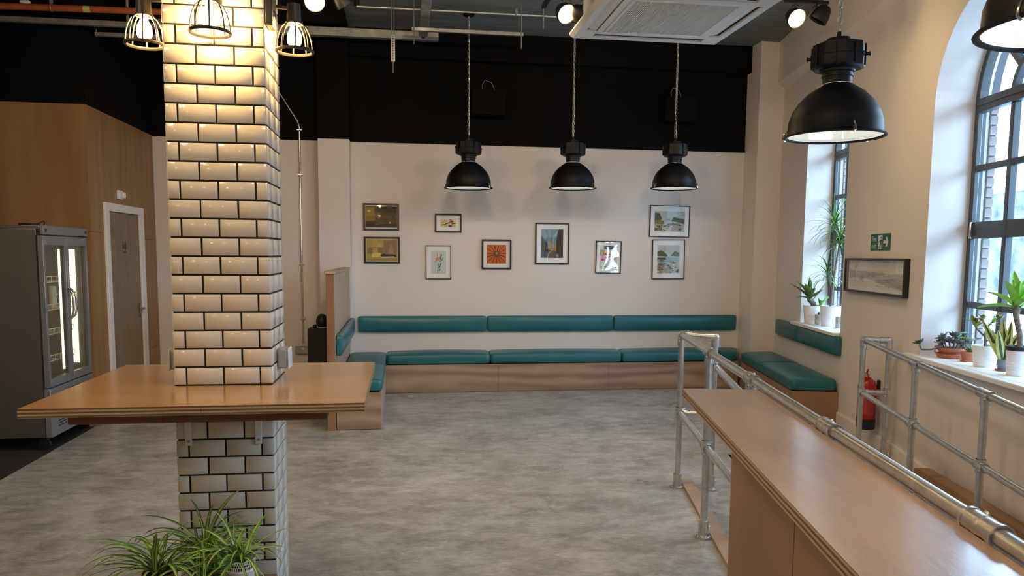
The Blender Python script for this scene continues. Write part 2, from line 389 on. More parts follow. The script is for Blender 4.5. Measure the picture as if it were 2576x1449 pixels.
# left plywood-clad room with the door
lw = MB().box(-6.9, XL-.015, 7.615, YB-.001, 0, BLK+.01)
wl = struct('wall_left', lw, 'batten_brown', 'plywood clad wall with the toilet door', smooth=0)
struct('wall_left_upper', MB().box(-6.9, XL, 7.6, YB-.013, BLK+.011, BKZ-.002), 'paint_black', 'black wall above the plywood cladding', smooth=0)
def panel_x(y0, y1, z0, z1): MB().bbox(XL-.0145, XL, y0+.0015, y1-.0015, z0+.0015, z1-.0015, .001).build('panel', 'ply_wall', wl, 0)
def panel_y(x0, x1, z0, z1): MB().bbox(x0+.0015, x1-.0015, 7.6, 7.6145, z0+.0015, z1-.0015, .001).build('panel', 'ply_wall', wl, 0)
panel_x(7.616, 7.92, 0, 1.82); panel_x(7.616, 7.92, 1.82, BLK+.008); panel_x(9.03, YB-.003, 0, .55); panel_x(9.03, YB-.003, .55, 1.78); panel_x(9.03, YB-.003, 1.78, BLK+.008); panel_x(7.92, 9.03, 2.115, BLK+.008)
for k in range(4): panel_y(XL-1.22*(k+1), XL-1.22*k, 0, 1.82); panel_y(XL-1.22*(k+1), XL-1.22*k, 1.82, BLK+.008)
# door
dr = thing('door_1', 'grey brown oak door in a white frame with small toilet sign', None, (XL, 8.46, 0), kind='structure')
f = MB(); f.bbox(-.012, .022, -.54, -.44, 0, 2.115, .004); f.bbox(-.012, .022, .44, .57, 0, 2.115, .004); f.bbox(-.012, .022, -.44, .44, 2.035, 2.115, .004); f.build('door_frame', 'paint_white', dr)
MB().bbox(-.0135, .004, -.437, .437, .006, 2.03, .002).build('door_leaf', 'door_oak', dr)
h = MB(); h.bbox(.0045, .012, .365, .405, .93, 1.09, .003); h.cyl((.010, .385, 1.03), (.055, .385, 1.03), .010); h.tube([(.052, .39, 1.03), (.055, .36, 1.03), (.055, .29, 1.03), (.05, .265, 1.03)], .0095)
hd = h.build('door_handle', 'steel_brushed', dr); k_ = MB(); k_.cyl((.012, .385, .96), (.018, .385, .96), .012); k_.build('keyhole', 'chrome', hd)
sg = thing('toilet_sign', 'tiny dark pictogram sign on the toilet door', 'sign', (XL+.0045, 8.44, 1.69))
g = MB()
def yz(mb, poly, x=0.0, th=.0012): 
    n_ = len(poly); vs = [(x, p[0], p[1]) for p in poly]+[(x+th, p[0], p[1]) for p in poly]
    mb.add(vs, [tuple(range(n_))[::-1], tuple(range(n_, 2*n_))]+[(i, (i+1) % n_, n_+(i+1) % n_, n_+i) for i in range(n_)])
yz(g, [(-.055, -.02), (-.02, -.02), (-.033, .035), (-.042, .035)]); yz(g, [(.02, -.03), (.045, -.03), (.045, .035), (.02, .035)]); yz(g, [(-.012, -.02), (.008, -.02), (.008, .01), (-.012, .01)])
for cy in (-.0375, .0325, -.002):
    yz(g, [(cy+.009*math.cos(k*PI/4), (.046 if abs(cy) > .01 else .022)+.009*math.sin(k*PI/4)) for k in range(8)])
g.build('pictogram', 'plastic_black', sg, 0)
me = text_mesh('Toilet', .035); tm = inst(me, sg, (.001, .0, -.055), (PI/2, 0, PI/2), name='lettering'); me.materials.append(MATS['plastic_black'])
# unseen sides of the room
struct('wall_front', MB().box(-7, 6, -4.5, -4.3, -.9, CEIL), 'paint_cream', 'cream wall closing the near end of the room', smooth=0)
struct('wall_far_left', MB().box(-7, -6.9, -4.3, 10, -.1, CEIL), 'paint_cream', 'cream wall closing the far left side of the room', smooth=0)

# right wall with arched window openings
def arch_pts(c, r, N=20): return [(c+r, SILL)]+[(c+r*math.cos(PI*k/N), SPR+r*math.sin(PI*k/N)) for k in range(N+1)]+[(c-r, SILL)]
def wall_with_openings(n0, n1, z0, z1, s0, s1):
    mb = MB()
    def q(pts):
        k = [S(s, n0, z) for s, z in pts]; mb.add(k, [tuple(range(len(k)))[::-1]])
        k = [S(s, n1, z) for s, z in pts]; mb.add(k, [tuple(range(len(k)))])
    edges = [s1]
    for c, r in sorted(WIN, reverse=True):
        q([(edges[-1], z0), (edges[-1], z1), (c+r, z1), (c+r, z0)][::-1])
        q([(c+r, z0), (c+r, SILL), (c-r, SILL), (c-r, z0)][::-1])
        A = arch_pts(c, r)[1:-1]
        for i in range(len(A)-1): q([(A[i][0], A[i][1]), (A[i][0], z1), (A[i+1][0], z1), (A[i+1][0], A[i+1][1])][::-1])
        L = arch_pts(c, r); L = L+[L[0]]
        for i in range(len(L)-1):
            mb.add([S(L[i][0], n0, L[i][1]), S(L[i+1][0], n0, L[i+1][1]), S(L[i+1][0], n1, L[i+1][1]), S(L[i][0], n1, L[i][1])], [(0, 1, 2, 3)])
        edges.append(c-r)
    q([(edges[-1], z0), (edges[-1], z1), (s0, z1), (s0, z0)][::-1])
    return mb
wr = struct('wall_right', wall_with_openings(0, .395, -1.0, CEIL, -12, 2.62), 'paint_cream', 'cream window wall with arched openings', smooth=25)
struct('wall_right_outer', wall_with_openings(.396, .452, -1.0, CEIL+1.2, -12, 2.9), 'mortar', 'outer brick leaf of the window wall', smooth=25)
ow = bpy.data.objects['wall_right_outer']
bk = MB().bbox(-.028, .028, -.004, .012, -.0325, .0325, .004); bko = bk.build('brick', 'brick', ow); bkm = bko.data; bpy.data.objects.remove(bko)
for c, r in WIN[:2]:
    for k in range(30):
        z = -.0 + SILL+.04+.075*k
        if z > SPR+.05: break
        p = S(c+r-.004, .426, z); inst(bkm, ow, p, (0, 0, -DL), (1 if k % 2 else .97, -1, 1), 'brick')
bh = MB(); q = []
for s, n, z in ((2.40, -.08, 3.76), (2.40, -.08, CEIL-.001), (2.40, -.0005, CEIL-.001), (2.40, -.0005, 3.70)): q.append((n, z))
v0 = [S(2.36, n, z) for n, z in q]; v1 = [S(-12, n, z) for n, z in q]
bh.add(v0+v1, [(0, 1, 2, 3), (7, 6, 5, 4), (0, 4, 5, 1), (1, 5, 6, 2), (2, 6, 7, 3), (3, 7, 4, 0)])
struct('wall_right_bulkhead', bh, 'paint_cream', 'cream upper wall stepping out above the windows', smooth=0)
sk = MB(); q = [(-.02, 0), (-.02, .125), (-.012, .14), (-.0005, .14), (-.0005, 0)]
pts = [(-.02, S(-.02, 0), 0)]
v0 = [S(-.01, n, z) for n, z in q]; v1 = [S(RS, n, z) for n, z in q]; v2 = [S(-9, n, z+RZ(-9)) for n, z in q]
sk.add(v0+v1+v2, [(0, 1, 2, 3, 4)]+[(i, 5+i, 5+(i+1) % 5, (i+1) % 5) for i in range(5)]+[(5+i, 10+i, 10+(i+1) % 5, 5+(i+1) % 5) for i in range(5)])
struct('baseboard_right', sk, 'paint_cream', 'cream skirting board along the window wall', smooth=20)

# ------------------------------------------------------------------ windows
def window(i, c, r, full):
    w = thing('window_%d' % i, 'dark grey metal arched window %s' % ('over the small plant sill', 'over the long plant sill', 'beyond the long sill', 'furthest along the wall')[i-1], None, S(c, .29, 0), -DL, kind='structure')
    # local x = depth (out), y = along wall
    t_ = .05; d0, d1 = 0, .06
    def arcring(r0, r1, a0, a1, N, x0, x1):
        mb = MB()
        for k in range(N):
            th0, th1 = a0+(a1-a0)*k/N, a0+(a1-a0)*(k+1)/N
            P = [(r_*math.cos(th), SPR+r_*math.sin(th)) for r_, th in ((r0, th0), (r1, th0), (r1, th1), (r0, th1))]
            mb.add([(x0, *p) for p in P]+[(x1, *p) for p in P], [(0, 1, 2, 3), (7, 6, 5, 4), (0, 4, 5, 1), (1, 5, 6, 2), (2, 6, 7, 3), (3, 7, 4, 0)])
        return mb
    fr = arcring(r-t_, r-.001, 0, PI, 20, d0, d1)
    fr.bbox(d0, d1, -r+.001, -r+t_, SILL+.001, SPR, .004); fr.bbox(d0, d1, r-t_, r-.001, SILL+.001, SPR, .004); fr.bbox(d0, d1, -r+t_, r-t_, SILL+.001, SILL+.06, .004)
    fr.build('frame', 'frame_grey', w, 30)
    zb = [(1.30, .045), (1.85, .12), (2.30, .045)]
    tr = MB().bbox(-.012, d1+.005, -r+t_, r-t_, SPR-.05, SPR+.045, .006); tr.bbox(-.02, -.012, -r+t_, r-t_, SPR-.008, SPR+.008, .002); tr.build('transom', 'frame_grey', w)
    cols = [-r+t_, -.255, .235, r-t_]
    for z, hh in zb: MB().bbox(.006, d1-.006, -r+t_, r-t_, z-hh/2, z+hh/2, .005).build('glazing_bar', 'frame_grey', w)
    for y in cols[1:3]: MB().bbox(.004, d1-.004, y-.023, y+.023, SILL+.06, SPR-.05, .005).build('mullion', 'frame_grey', w)
    zs = [SILL+.06]+[z for z, hh in zb]+[SPR-.05]
    for k in range(len(zs)-1):
        for j in range(3): MB().box(.028, .033, cols[j]+.002, cols[j+1]-.002, zs[k]+.002, zs[k+1]-.002).build('pane', 'window_glass', w, 0)
    ri = .255
    arcring(ri-.02, ri+.02, 0, PI, 14, .006, d1-.006).build('inner_arch', 'frame_grey', w, 30)
    for th in (PI/4, PI/2, 3*PI/4):
        u = Vector((0, math.cos(th), math.sin(th))); v = Vector((0, -math.sin(th), math.cos(th))); o_ = Vector((0, 0, SPR)); mb = MB()
        P = [o_+u*(ri+.018)-v*.02, o_+u*(r-t_+.01)-v*.02, o_+u*(r-t_+.01)+v*.02, o_+u*(ri+.018)+v*.02]
        mb.add([p+Vector((.008, 0, 0)) for p in P]+[p+Vector((d1-.008, 0, 0)) for p in P], [(0, 1, 2, 3)[::-1], (4, 5, 6, 7), (0, 1, 5, 4), (1, 2, 6, 5), (2, 3, 7, 6), (3, 0, 4, 7)]); mb.build('radial_bar', 'frame_grey', w)
    mb = MB(); N = 24; rr_ = r-t_+.005
    P = [(.03, rr_*math.cos(PI*k/N), SPR+.04+(rr_-.04)*math.sin(PI*k/N)) for k in range(N+1)]
    mb.add(P, [tuple(range(N+1))]); mb.build('fanlight_pane', 'window_glass', w, 0)
    if full:
        MB().bbox(-.018, -.004, r-.075, r-.055, 1.79, 1.91, .004).build('hinge', 'steel_galv', w)
for i, (c, r) in enumerate(WIN): window(i+1, c, r, i == 1)
# sills sit on the opening; the reveal part lies just inside the jambs
def sill2(n_, c, r, e0, e1, label):
    mb = MB().bbox(.0, .288, -r+.001, r-.001, SILL+.0005, SILL+.02, .001); mb.bbox(-.075, -.0005, -r-e0, r+e1, SILL-.015, SILL+.02, .006)
    o = mb.build('trim_%d' % n_, 'paint_white'); o.location = S(c, 0, 0); o.rotation_euler = (0, 0, -DL); tag(o, label, kind='structure')
sill2(1, *WIN[0], .01, .13, 'white window sill above the short teal pads'); sill2(2, *WIN[1], .10, .14, 'long white window sill carrying succulents'); sill2(3, *WIN[2], .1, .1, 'white window sill furthest along the near wall')
SZ = SILL+.02

# ================================================================== TILED COLUMN AND ITS TABLE
CX, CY0, CY1, HW = -.746, 3.34, 3.70, .199
PIT = .0771; Z0 = .628-8*PIT
colm = thing('tiled_column', 'square column clad in white brick tiles with black grout', 'column', (CX, (CY0+CY1)/2, 0))
hd_ = (CY1-CY0)/2
MB().box(-HW+.006, HW-.006, -hd_+.006, hd_-.006, 0, CEIL-.001).build('column_core', 'grout_black', colm, 0)
tile_cache = {}
def tile_mesh(w, hh=PIT-.0072):
    k = round(w, 4)
    if k not in tile_cache:
        b2 = .0022; t0 = .006
        mb = MB(); P = [(-w/2, -hh/2), (w/2, -hh/2), (w/2, hh/2), (-w/2, hh/2)]; Q = [(x*(1-2*b2/w), z*(1-2*b2/hh)) for x, z in P]
        mb.add([(x, 0, z) for x, z in P]+[(x, -t0*.55, z) for x, z in P]+[(x, -t0, z) for x, z in Q], [(0, 1, 5, 4), (1, 2, 6, 5), (2, 3, 7, 6), (3, 0, 4, 7), (4, 5, 9, 8), (5, 6, 10, 9), (6, 7, 11, 10), (7, 4, 8, 11), (8, 9, 10, 11)])
        o = mb.build('tile', 'tile_white', None, 60); tile_cache[k] = o.data; bpy.data.objects.remove(o)
    return tile_cache[k]
FA = [.0495, .1495, .1485, .0505]; FB = [.1266, .1490, .1224]; RA = [.0885, .1495, .122]; RB = [.120, .1495, .0905]
far_tiles = MB()
def put_tile(face, u0, u1, z0, z1, solo):
    w = u1-u0-(.0072 if face in ('front', 'back') else .004); c = (u0+u1)/2; z = (z0+z1)/2
    jx = random.uniform(-.0006, .0006); k_ = 1 if face == 'front' else .25; tilt = random.uniform(-.006, .006)*k_; ty = random.uniform(-.004, .004)*k_
    if face == 'front': loc = (c+jx, -hd_+.0062, z); rz = 0
    elif face == 'right': loc = (HW-.0062, c, z); rz = PI/2
    elif face == 'left': loc = (-HW+.0062, -c, z); rz = -PI/2
    else: loc = (-c, hd_-.0062, z); rz = PI
    if solo: inst(tile_mesh(w), colm, loc, (ty, tilt*.4, rz+tilt), (1, 1, (z1-z0-.0072)/(PIT-.0072)), 'tile')
    else:
        mw = Matrix.Translation(loc) @ Matrix.Rotation(rz, 4, 'Z'); tm_ = tile_mesh(w)
        far_tiles.add([mw @ v.co for v in tm_.vertices], [tuple(p.vertices) for p in tm_.polygons])
k = -1
while True:
    z0 = Z0+PIT*k; z1 = z0+PIT; k += 1
    if z1 <= 0.01: continue
    z0 = max(z0, .002)
    if z1 > CEIL-.01: break
    even = (k-1-8) % 2 == 0
    for face in ('front', 'right', 'left', 'back'):
        ws = (FA if even else FB) if face in ('front', 'back') else (RA if even else RB)
        u = -sum(ws)/2
        for w in ws:
            put_tile(face, u, u+w, z0, z1, face in ('front', 'right') and z0 < 2.8); u += w
far_tiles.build('tile_field', 'tile_white', colm, 60)['kind'] = 'stuff'

TZ = 1.09
tb = thing('column_table', 'square varnished plywood poseur table wrapped round the tiled column', 'table', (CX, 3.44, 0))
x0, x1, y0, y1 = -.604, .604, -.545, .55; ny0, ny1, nx = CY0-3.44-.002, CY1-3.44+.002, HW+.002
spl = .016
MB().prism([(x0, y0), (spl-.0006, y0), (spl-.0006, ny0), (-nx, ny0), (-nx, ny1), (spl-.0006, ny1), (spl-.0006, y1), (x0, y1)], TZ-.034, TZ, 0, 1).build('table_top', ['ply_table', 'ply_edge'], tb, 0)
MB().prism([(spl+.0006, y0), (x1, y0), (x1, y1), (spl+.0006, y1), (spl+.0006, ny1), (nx, ny1), (nx, ny0), (spl+.0006, ny0)], TZ-.034, TZ, 0, 1).build('table_top', ['ply_table', 'ply_edge'], tb, 0)
for a_ in ((-.46, .46, y0+.05, y0+.095), (-.46, .46, y1-.095, y1-.05), (-.46, -.415, y0+.096, y1-.096), (.415, .46, y0+.096, y1-.096)):
    MB().bbox(*a_, TZ-.072, TZ-.0345, .003).build('apron', 'batten_brown', tb)
for bx in (-.148, .137):
    mb = MB().bbox(bx-.014, bx+.014, ny0-.0065, ny0-.0005, .835, TZ-.04, .002); mb.bbox(bx-.014, bx+.014, -.35, ny0-.0065, TZ-.041, TZ-.0346, .001)
    o = mb.build('bracket', 'paint_white', tb); MB().cyl((bx, ny0-.0064, .855), (bx, ny0-.0085, .855), .006, n=10).build('screw', 'steel_dull', o)
def socket(x, rz, lab, y):
    o = thing('power_socket', lab, 'socket', (x, y, TZ+.05), rz)
    MB().bbox(0, .045, -.045, .045, 0, .088, .008).build('back_box', 'plastic_grey', o)
    MB().bbox(.0452, .053, -.047, .047, -.002, .09, .005).build('face_plate', 'plastic_white', o)
    for zz in (.03, .058): MB().bbox(.0531, .0558, -.012, .012, zz-.007, zz+.007, .001).build('rocker_switch', 'plastic_white', o)
socket(CX+HW+.001, 0, 'grey metal socket box on the right side of the tiled column', 3.50); socket(CX-HW-.001, PI, 'dark socket box on the left side of the tiled column', 3.50)

# ------------------------------------------------------------------ caged lamps on the column
def cage_lamp(loc, rz, lab):
    # origin at the shade's top centre, arm runs towards -x (back to the column)
    o = thing('cage_lamp', lab, 'wall lamp', loc, rz, 'caged lamps on the column')
    MB().cyl((0, 0, 0), (0, 0, .075), .030, .027, 16).build('lamp_holder', 'bulb_holder', o)
    mb = MB(); mb.tube([(0, 0, .055), (-.05, 0, .06), (-.075, 0, .06)], .008); mb.bbox(-.098, -.075, -.025, .025, .0, .13, .003); mb.build('arm', 'bulb_holder', o)
    mb = MB()
    def tor(R, z, r): mb.tube([(R*math.cos(2*PI*k/28), R*math.sin(2*PI*k/28), z) for k in range(28)], r, 6, True)
    tor(.034, -.004, .004); tor(.075, -.118, .0072)
    for k in range(8):
        th = 2*PI*k/8+.2; prof = [(.033, -.004), (.050, -.018), (.063, -.045), (.071, -.078), (.075, -.118)]
        mb.tube([(r*math.cos(th), r*math.sin(th), z) for r, z in prof], .0035, 6)
    mb.build('cage', 'cage_metal', o)
    pr = [(.0005, -.105), (.016, -.100), (.027, -.086), (.031, -.068), (.028, -.048), (.018, -.028), (.013, -.012), (.013, 0)]
    MB().lathe(pr, n=18).build('bulb', 'bulb_glow', o)
cage_lamp((-.737, CY0-.10, 2.62), PI/2*-1, 'lit caged lamp on the front of the tiled column')
cage_lamp((CX-HW-.095, 3.44, 2.612), PI, 'lit caged lamp on the left side of the tiled column')
cage_lamp((CX+HW+.1, 3.47, 2.618), 0, 'lit caged lamp on the right side of the tiled column')
o = thing('control_box', 'small black control box high on the right face of the tiled column', 'control box', (CX+HW+.001, 3.392, 2.57))
MB().bbox(0, .03, -.05, .05, 0, .13, .004).build('housing', 'plastic_black', o); MB().bbox(.0302, .033, -.02, .02, .04, .07, .001).build('dial', 'chrome', o)

# ================================================================== BENCH SEATING
BF, BH = 9.07, .335
XC = 4.17
bb = thing('back_bench', 'long plywood bench base along the back wall', 'bench', (2.0, 9.07, 0))
MB().prism([(-.20-2, .016), (XC-2, .016), (4.34-2, .425), (-.20-2, .425)], 0, BH-.002).build('carcass', 'plastic_black', bb, 0)
for a_, c_ in ((-.205, 1.137), (1.137, 2.50), (2.50, XC)): MB().bbox(a_-2+.001, c_-2-.001, 0, .015, .004, BH, .001).build('front_panel', 'ply_bench', bb, 0)
lb = thing('left_bench', 'short plywood bench base against the wooden partition', 'bench', (-.40, 7.2, 0))
MB().box(-.208, .18, .018, 2.29, 0, BH+.018).build('carcass', 'plastic_black', lb, 0)
MB().bbox(-.209, .199, 0, .017, .004, BH+.02, .001).build('end_panel', 'ply_bench', lb, 0); MB().bbox(.1805, .1985, .0175, 1.869, .004, BH+.02, .001).build('front_panel', 'partition_ply', lb, 0)
rb = thing('right_bench', 'plywood bench base under the small window', 'bench', S(0, 0, 0), -DL)
sE = 2.10
MB().prism([(-.43, .019), (-.003, .019), (-.003, 2.16), (-.43, 2.10)], 0, BH-.002).build('carcass', 'plastic_black', rb, 0)
MB().bbox(-.449, -.003, 0, .018, .004, BH, .001).build('end_panel', 'ply_panel', rb, 0); MB().bbox(-.449, -.4305, .0185, sE, .004, BH, .001).build('front_panel', 'ply_panel', rb, 0)
pt = thing('bench_partition', 'upright plywood partition ending the bench run', 'partition', (-.65, 8.2, 0))
MB().bbox(-.04, .035, -1.0, 1.068, 0, 1.452, .002).build('partition_board', ['partition_ply'], pt, 0)
MB().bbox(-.04, .035, -1.012, -1.0005, 0, 1.452, .002).build('end_lipping', 'partition_edge', pt, 0); MB().bbox(-.052, .047, -1.024, 1.068, 1.4525, 1.48, .004).build('cap', 'kick_pine', pt)
CZ0, CZ1 = BH+.004, BH+.125
def cushion(lab, c, z0=CZ0, z1=CZ1, bulge=.022, sag=.004):
    o = weld(pillow(c, z0, z1, bulge, .028, sag=sag).build('bench_cushion', 'vinyl_teal', None, 0)); return tag(o, lab, 'cushion', 'teal bench cushions')
E_ = .004
cushion('teal seat cushion at the left end of the back bench', [(-.19, 9.05), (1.04-E_, 9.05), (1.06-E_, 9.485), (-.19, 9.485)])
cushion('teal seat cushion in the middle of the back bench', [(1.04, 9.05), (2.66-E_, 9.05), (2.72-E_, 9.485), (1.06, 9.485)])
cushion('teal seat cushion at the right end of the back bench', [(2.66, 9.05), (4.13, 9.05), (4.335, 9.485), (2.72, 9.485)])
cushion('short teal seat cushion on the left bench by the corner', [(-.605, 8.26), (-.185, 8.26), (-.195, 9.25), (-.605, 9.25)], BH+.024, BH+.14)
cushion('short teal seat cushion at the open end of the left bench', [(-.605, 7.195), (-.19, 7.195), (-.185, 8.256), (-.605, 8.256)], BH+.024, BH+.14)
p4 = lambda *q: [tuple(S(s, n)[:2]) for s, n in q]
cushion('teal seat cushion at the open end of the right bench', p4((-.01, -.465), (-.01, -.025), (1.16, -.025), (1.16, -.465)))
cushion('teal seat cushion under the window in the right corner', p4((1.165, -.465), (1.165, -.025), (2.20, -.025), (2.06, -.465)))
# a block pad: footprint along a wall, upright
def pad(lab, p0, p1, nrm, z0, z1, t=.055, bulge=.022):
    p0 = Vector((*p0, 0)); p1 = Vector((*p1, 0)); L = (p1-p0).length
    mb = pillow([(-L/2, -(z1-z0)/2), (L/2, -(z1-z0)/2), (L/2, (z1-z0)/2), (-L/2, (z1-z0)/2)], 0, t, bulge, .022)
    o = weld(mb.build('backrest_pad', 'vinyl_teal', None, 0))
    X = (p1-p0).normalized(); Z = Vector((*nrm, 0)).normalized(); Y = Z.cross(X)
    if Y.z < 0: X = -X; Y = Z.cross(X)
    c = (p0+p1)/2+Vector((0, 0, (z0+z1)/2))
    o.matrix_world = Matrix(((X.x, Y.x, Z.x, c.x), (X.y, Y.y, Z.y, c.y), (X.z, Y.z, Z.z, c.z), (0, 0, 0, 1)))
    return tag(o, lab, 'backrest', 'teal backrest pads')
PZ0, PZ1 = .688, .885
pad('long teal backrest pad at the left of the back wall', (-.535, 9.498), (1.032, 9.498), (0, -1), PZ0, PZ1)
pad('long teal backrest pad in the middle of the back wall', (1.038, 9.498), (2.652, 9.498), (0, -1), PZ0, PZ1)
pad('long teal backrest pad at the right of the back wall', (2.658, 9.498), (4.30, 9.498), (0, -1), PZ0, PZ1)
pad('teal backrest pad fixed to the wooden partition', (-.613, 7.24), (-.613, 9.26), (1, 0), PZ0, PZ1)
pad('short teal backrest pad under the window near the corner', tuple(S(1.20, -.002)[:2]), tuple(S(2.08, -.002)[:2]), (-NV.x, -NV.y), PZ0, PZ1-.003)
pad('short teal backrest pad under the window nearest the fire extinguisher', tuple(S(-.03, -.002)[:2]), tuple(S(1.194, -.002)[:2]), (-NV.x, -NV.y), PZ0, PZ1-.003)

# ================================================================== DRINKS FRIDGE
fr = thing('drinks_fridge', 'tall steel drinks fridge with two glass doors on castors', 'fridge', (-2.86, 7.14, 0))
FW, FD, FZ0, FZ1 = .445, .78, .11, 1.85
MB().bbox(-FD, -.05, -FW, -FW+.03, FZ0, FZ1-.03, .004).build('side_panel', 'steel_brushed', fr); MB().bbox(-FD, -.05, FW-.03, FW, FZ0, FZ1-.03, .004).build('side_panel', 'steel_brushed', fr)
MB().box(-FD, -FD+.02, -FW+.03, FW-.03, FZ0, FZ1-.03).build('back_panel', 'steel_brushed', fr, 0)
MB().box(-FD+.021, -.055, -FW+.031, FW-.031, .46, .50).build('cabinet_floor', 'alu_grey', fr, 0)
MB().bbox(-FD, -.02, -FW, FW, FZ1-.029, FZ1-.001, .004).build('top_panel', 'steel_brushed', fr)
mb = MB().bbox(-.0195, .006, -FW, FW, 1.775, FZ1, .004); cn = mb.build('canopy', 'alu_grey', fr)
for y in (-FW+.05, FW-.05): MB().cyl((.0072, y, 1.812), (.010, y, 1.812), .014, n=14).build('lock', 'plastic_black', cn)
kp = MB().bbox(-.05, 0, -FW, FW, FZ0, .515, .004).build('kick_panel', 'alu_grey', fr)
for yc in (-.24, .30):
    mb = MB()
    for i in range(10):
        for j in range(5): mb.box(.0003, .0012, yc-.085+j*.034, yc-.06+j*.034, .18+i*.022, .19+i*.022)
    mb.build('vent_slots', 'plastic_black', kp, 0)
MB().box(.0003, .003, -.10, .12, .16, .47).build('dark_grille', 'plastic_black', kp, 0)
MB().box(-.054, -.048, -FW-.0005, -FW+.012, FZ0, 1.77).build('door_gasket', 'rubber_black', fr, 0)
for sgn, y0_, y1_ in ((-1, -FW+.002, -.003), (1, .003, FW-.002)):
    d = MB(); bt = .032
    d.bbox(-.045, 0, y0_, y0_+bt, .525, 1.768, .004); d.bbox(-.045, 0, y1_-bt, y1_, .525, 1.768, .004); d.bbox(-.045, 0, y0_+bt, y1_-bt, .525, .59, .004); d.bbox(-.045, 0, y0_+bt, y1_-bt, 1.69, 1.768, .004)
    dd = d.build('glass_door', 'alu_grey', fr)
    MB().box(-.022, -.018, y0_+bt-.002, y1_-bt+.002, .588, 1.692).build('glass_pane', 'fridge_glass', dd, 0)
    yh = -.028 if sgn < 0 else .028
    hm = MB(); hm.tube([(0, yh, 1.06), (.035, yh, 1.09), (.045, yh, 1.14), (.045, yh, 1.24), (.035, yh, 1.29), (0, yh, 1.32)], .009, 10); hm.build('door_handle', 'chrome', dd)
MB().box(-.16, -.10, FW-.040, FW-.034, .62, 1.66).build('led_strip', 'fridge_led', fr, 0); MB().box(-.075, -.06, -.008, .006, .62, 1.66).build('led_strip', 'fridge_led', fr, 0)
MB().box(-FD+.0205, -FD+.024, -FW+.031, FW-.031, .51, 1.80).build('liner', 'plastic_white', fr, 0)
for y in (-FW+.0305, FW-.0325): MB().box(-FD+.025, -.056, y, y+.002, .51, 1.80).build('liner', 'alu_grey', fr, 0)
for z in (.70, .93, 1.14, 1.38):
    mb = MB()
    for k in range(9): mb.tube([(-.70, -FW+.05+k*.1, z), (-.14, -FW+.05+k*.1, z), (-.135, -FW+.05+k*.1, z+.045)], .004, 5)
    for x in (-.68, -.4, -.14): mb.tube([(x, -FW+.034, z-.004), (x, FW-.034, z-.004)], .004, 5)
    mb.tube([(-.135, -FW+.034, z+.045), (-.135, FW-.034, z+.045)], .004, 5); mb.build('wire_shelf', 'plastic_white', fr)
for x, y in ((-.08, -.40), (-.08, .40), (-.70, -.40), (-.70, .40)):
    mb = MB().cyl((x, y-.018, .045), (x, y+.018, .045), .045, n=18); mb.bbox(x-.03, x+.03, y-.03, y+.03, .085, FZ0-.001, .003); mb.box(x-.006, x+.02, y-.027, y-.021, .03, .09); mb.box(x-.006, x+.02, y+.021, y+.027, .03, .09); mb.build('castor', 'plastic_black', fr)
def can(y, z, r, hh, mat, lab, x=-.20):
    o = thing('drink_can', lab, 'can', (-2.86+x, 7.14+y, z))
    MB().lathe([(.001, 0), (r*.8, 0), (r, .012), (r, hh-.012), (r*.85, hh), (r*.8, hh-.003), (.001, hh-.004)], n=18).build('can_body', mat, o); MB().bbox(-.008, .008, -.012, .012, hh-.0035, hh-.001, .001).build('ring_pull', 'chrome', o)
can(-.30, 1.145, .045, .17, 'can_pink', 'pink patterned jar on the upper fridge shelf'); can(-.355, .935, .032, .13, 'can_red', 'red can on the middle fridge shelf'); can(-.285, .935, .032, .135, 'can_blue', 'blue can on the middle fridge shelf'); can(-.215, .935, .032, .14, 'can_pale', 'pale can on the middle fridge shelf'); can(.16, 1.145, .03, .19, 'ceramic_white', 'clear white bottle in the right half of the fridge')
o = thing('remote_tray', 'flat dark device with a loop of cable lying on the fridge', 'device', (-3.02, 6.95, FZ1))
MB().bbox(-.06, .04, -.16, .0, .0, .018, .004).build('device_body', 'plastic_black', o); MB().tube([(.0, .0, .012), (.02, .05, .03), (.03, .09, .045), (.02, .13, .03), (.0, .14, .008), (-.02, .10, .006)], .004).build('cable', 'plastic_black', o)
o = thing('sensor_box', 'small white alarm sensor above the toilet door', 'sensor', (XL+.001, 8.34, 2.21))
MB().bbox(0, .03, -.06, .05, -.045, .045, .006).build('housing', 'plastic_white', o); MB().bbox(.03, .055, .0, .06, -.03, .03, .008).build('lens', 'plastic_white', o)

# ================================================================== BACK WALL BITS
o = thing('subwoofer', 'black floor standing speaker cabinet beside the partition', 'speaker', (-.95, 9.0, 0))
MB().bbox(-.11, .215-.02, -.15, .15, 0, .79, .006).build('cabinet', 'plastic_black', o); MB().bbox(-.09, .175, -.158, -.151, .06, .72, .003).build('speaker_cloth', 'rubber_black', o)
o = thing('desk_fan', 'small black round device standing on the speaker cabinet', 'device', (-.89, 8.98, .791))
MB().bbox(-.07, .05, -.05, .05, 0, .014, .004).build('base', 'plastic_grey', o)
mb = MB(); mb.lathe([(.001, 0), (.05, .004), (.066, .03), (.068, .07), (.055, .115), (.03, .14), (.001, .147)], (-.02, 0, .0145), 18); mb.build('body', 'plastic_black', o)
MB().bbox(.05, .085, -.04, .04, .015, .07, .006).build('side_unit', 'plastic_black', o); MB().bbox(-.12, -.08, -.03, .03, .0, .04, .01).build('side_unit', 'plastic_black', o)
o = thing('conduit', 'galvanised conduit pipe running down the left back wall to a socket', 'pipe', (-1.185, YB-.02, .56))
MB().tube([(0, 0, 0), (.0, 0, 2.55), (-.02, 0, 2.62), (-.26, 0, 3.0), (-.26, 0, 3.4)], .011, 10).build('pipe', 'steel_galv', o)
for z in (.30, .95, 2.0, 2.52): MB().bbox(-.032, .032, -.014, .019, z-.008, z+.008, .002).build('saddle_clip', 'steel_galv', o)
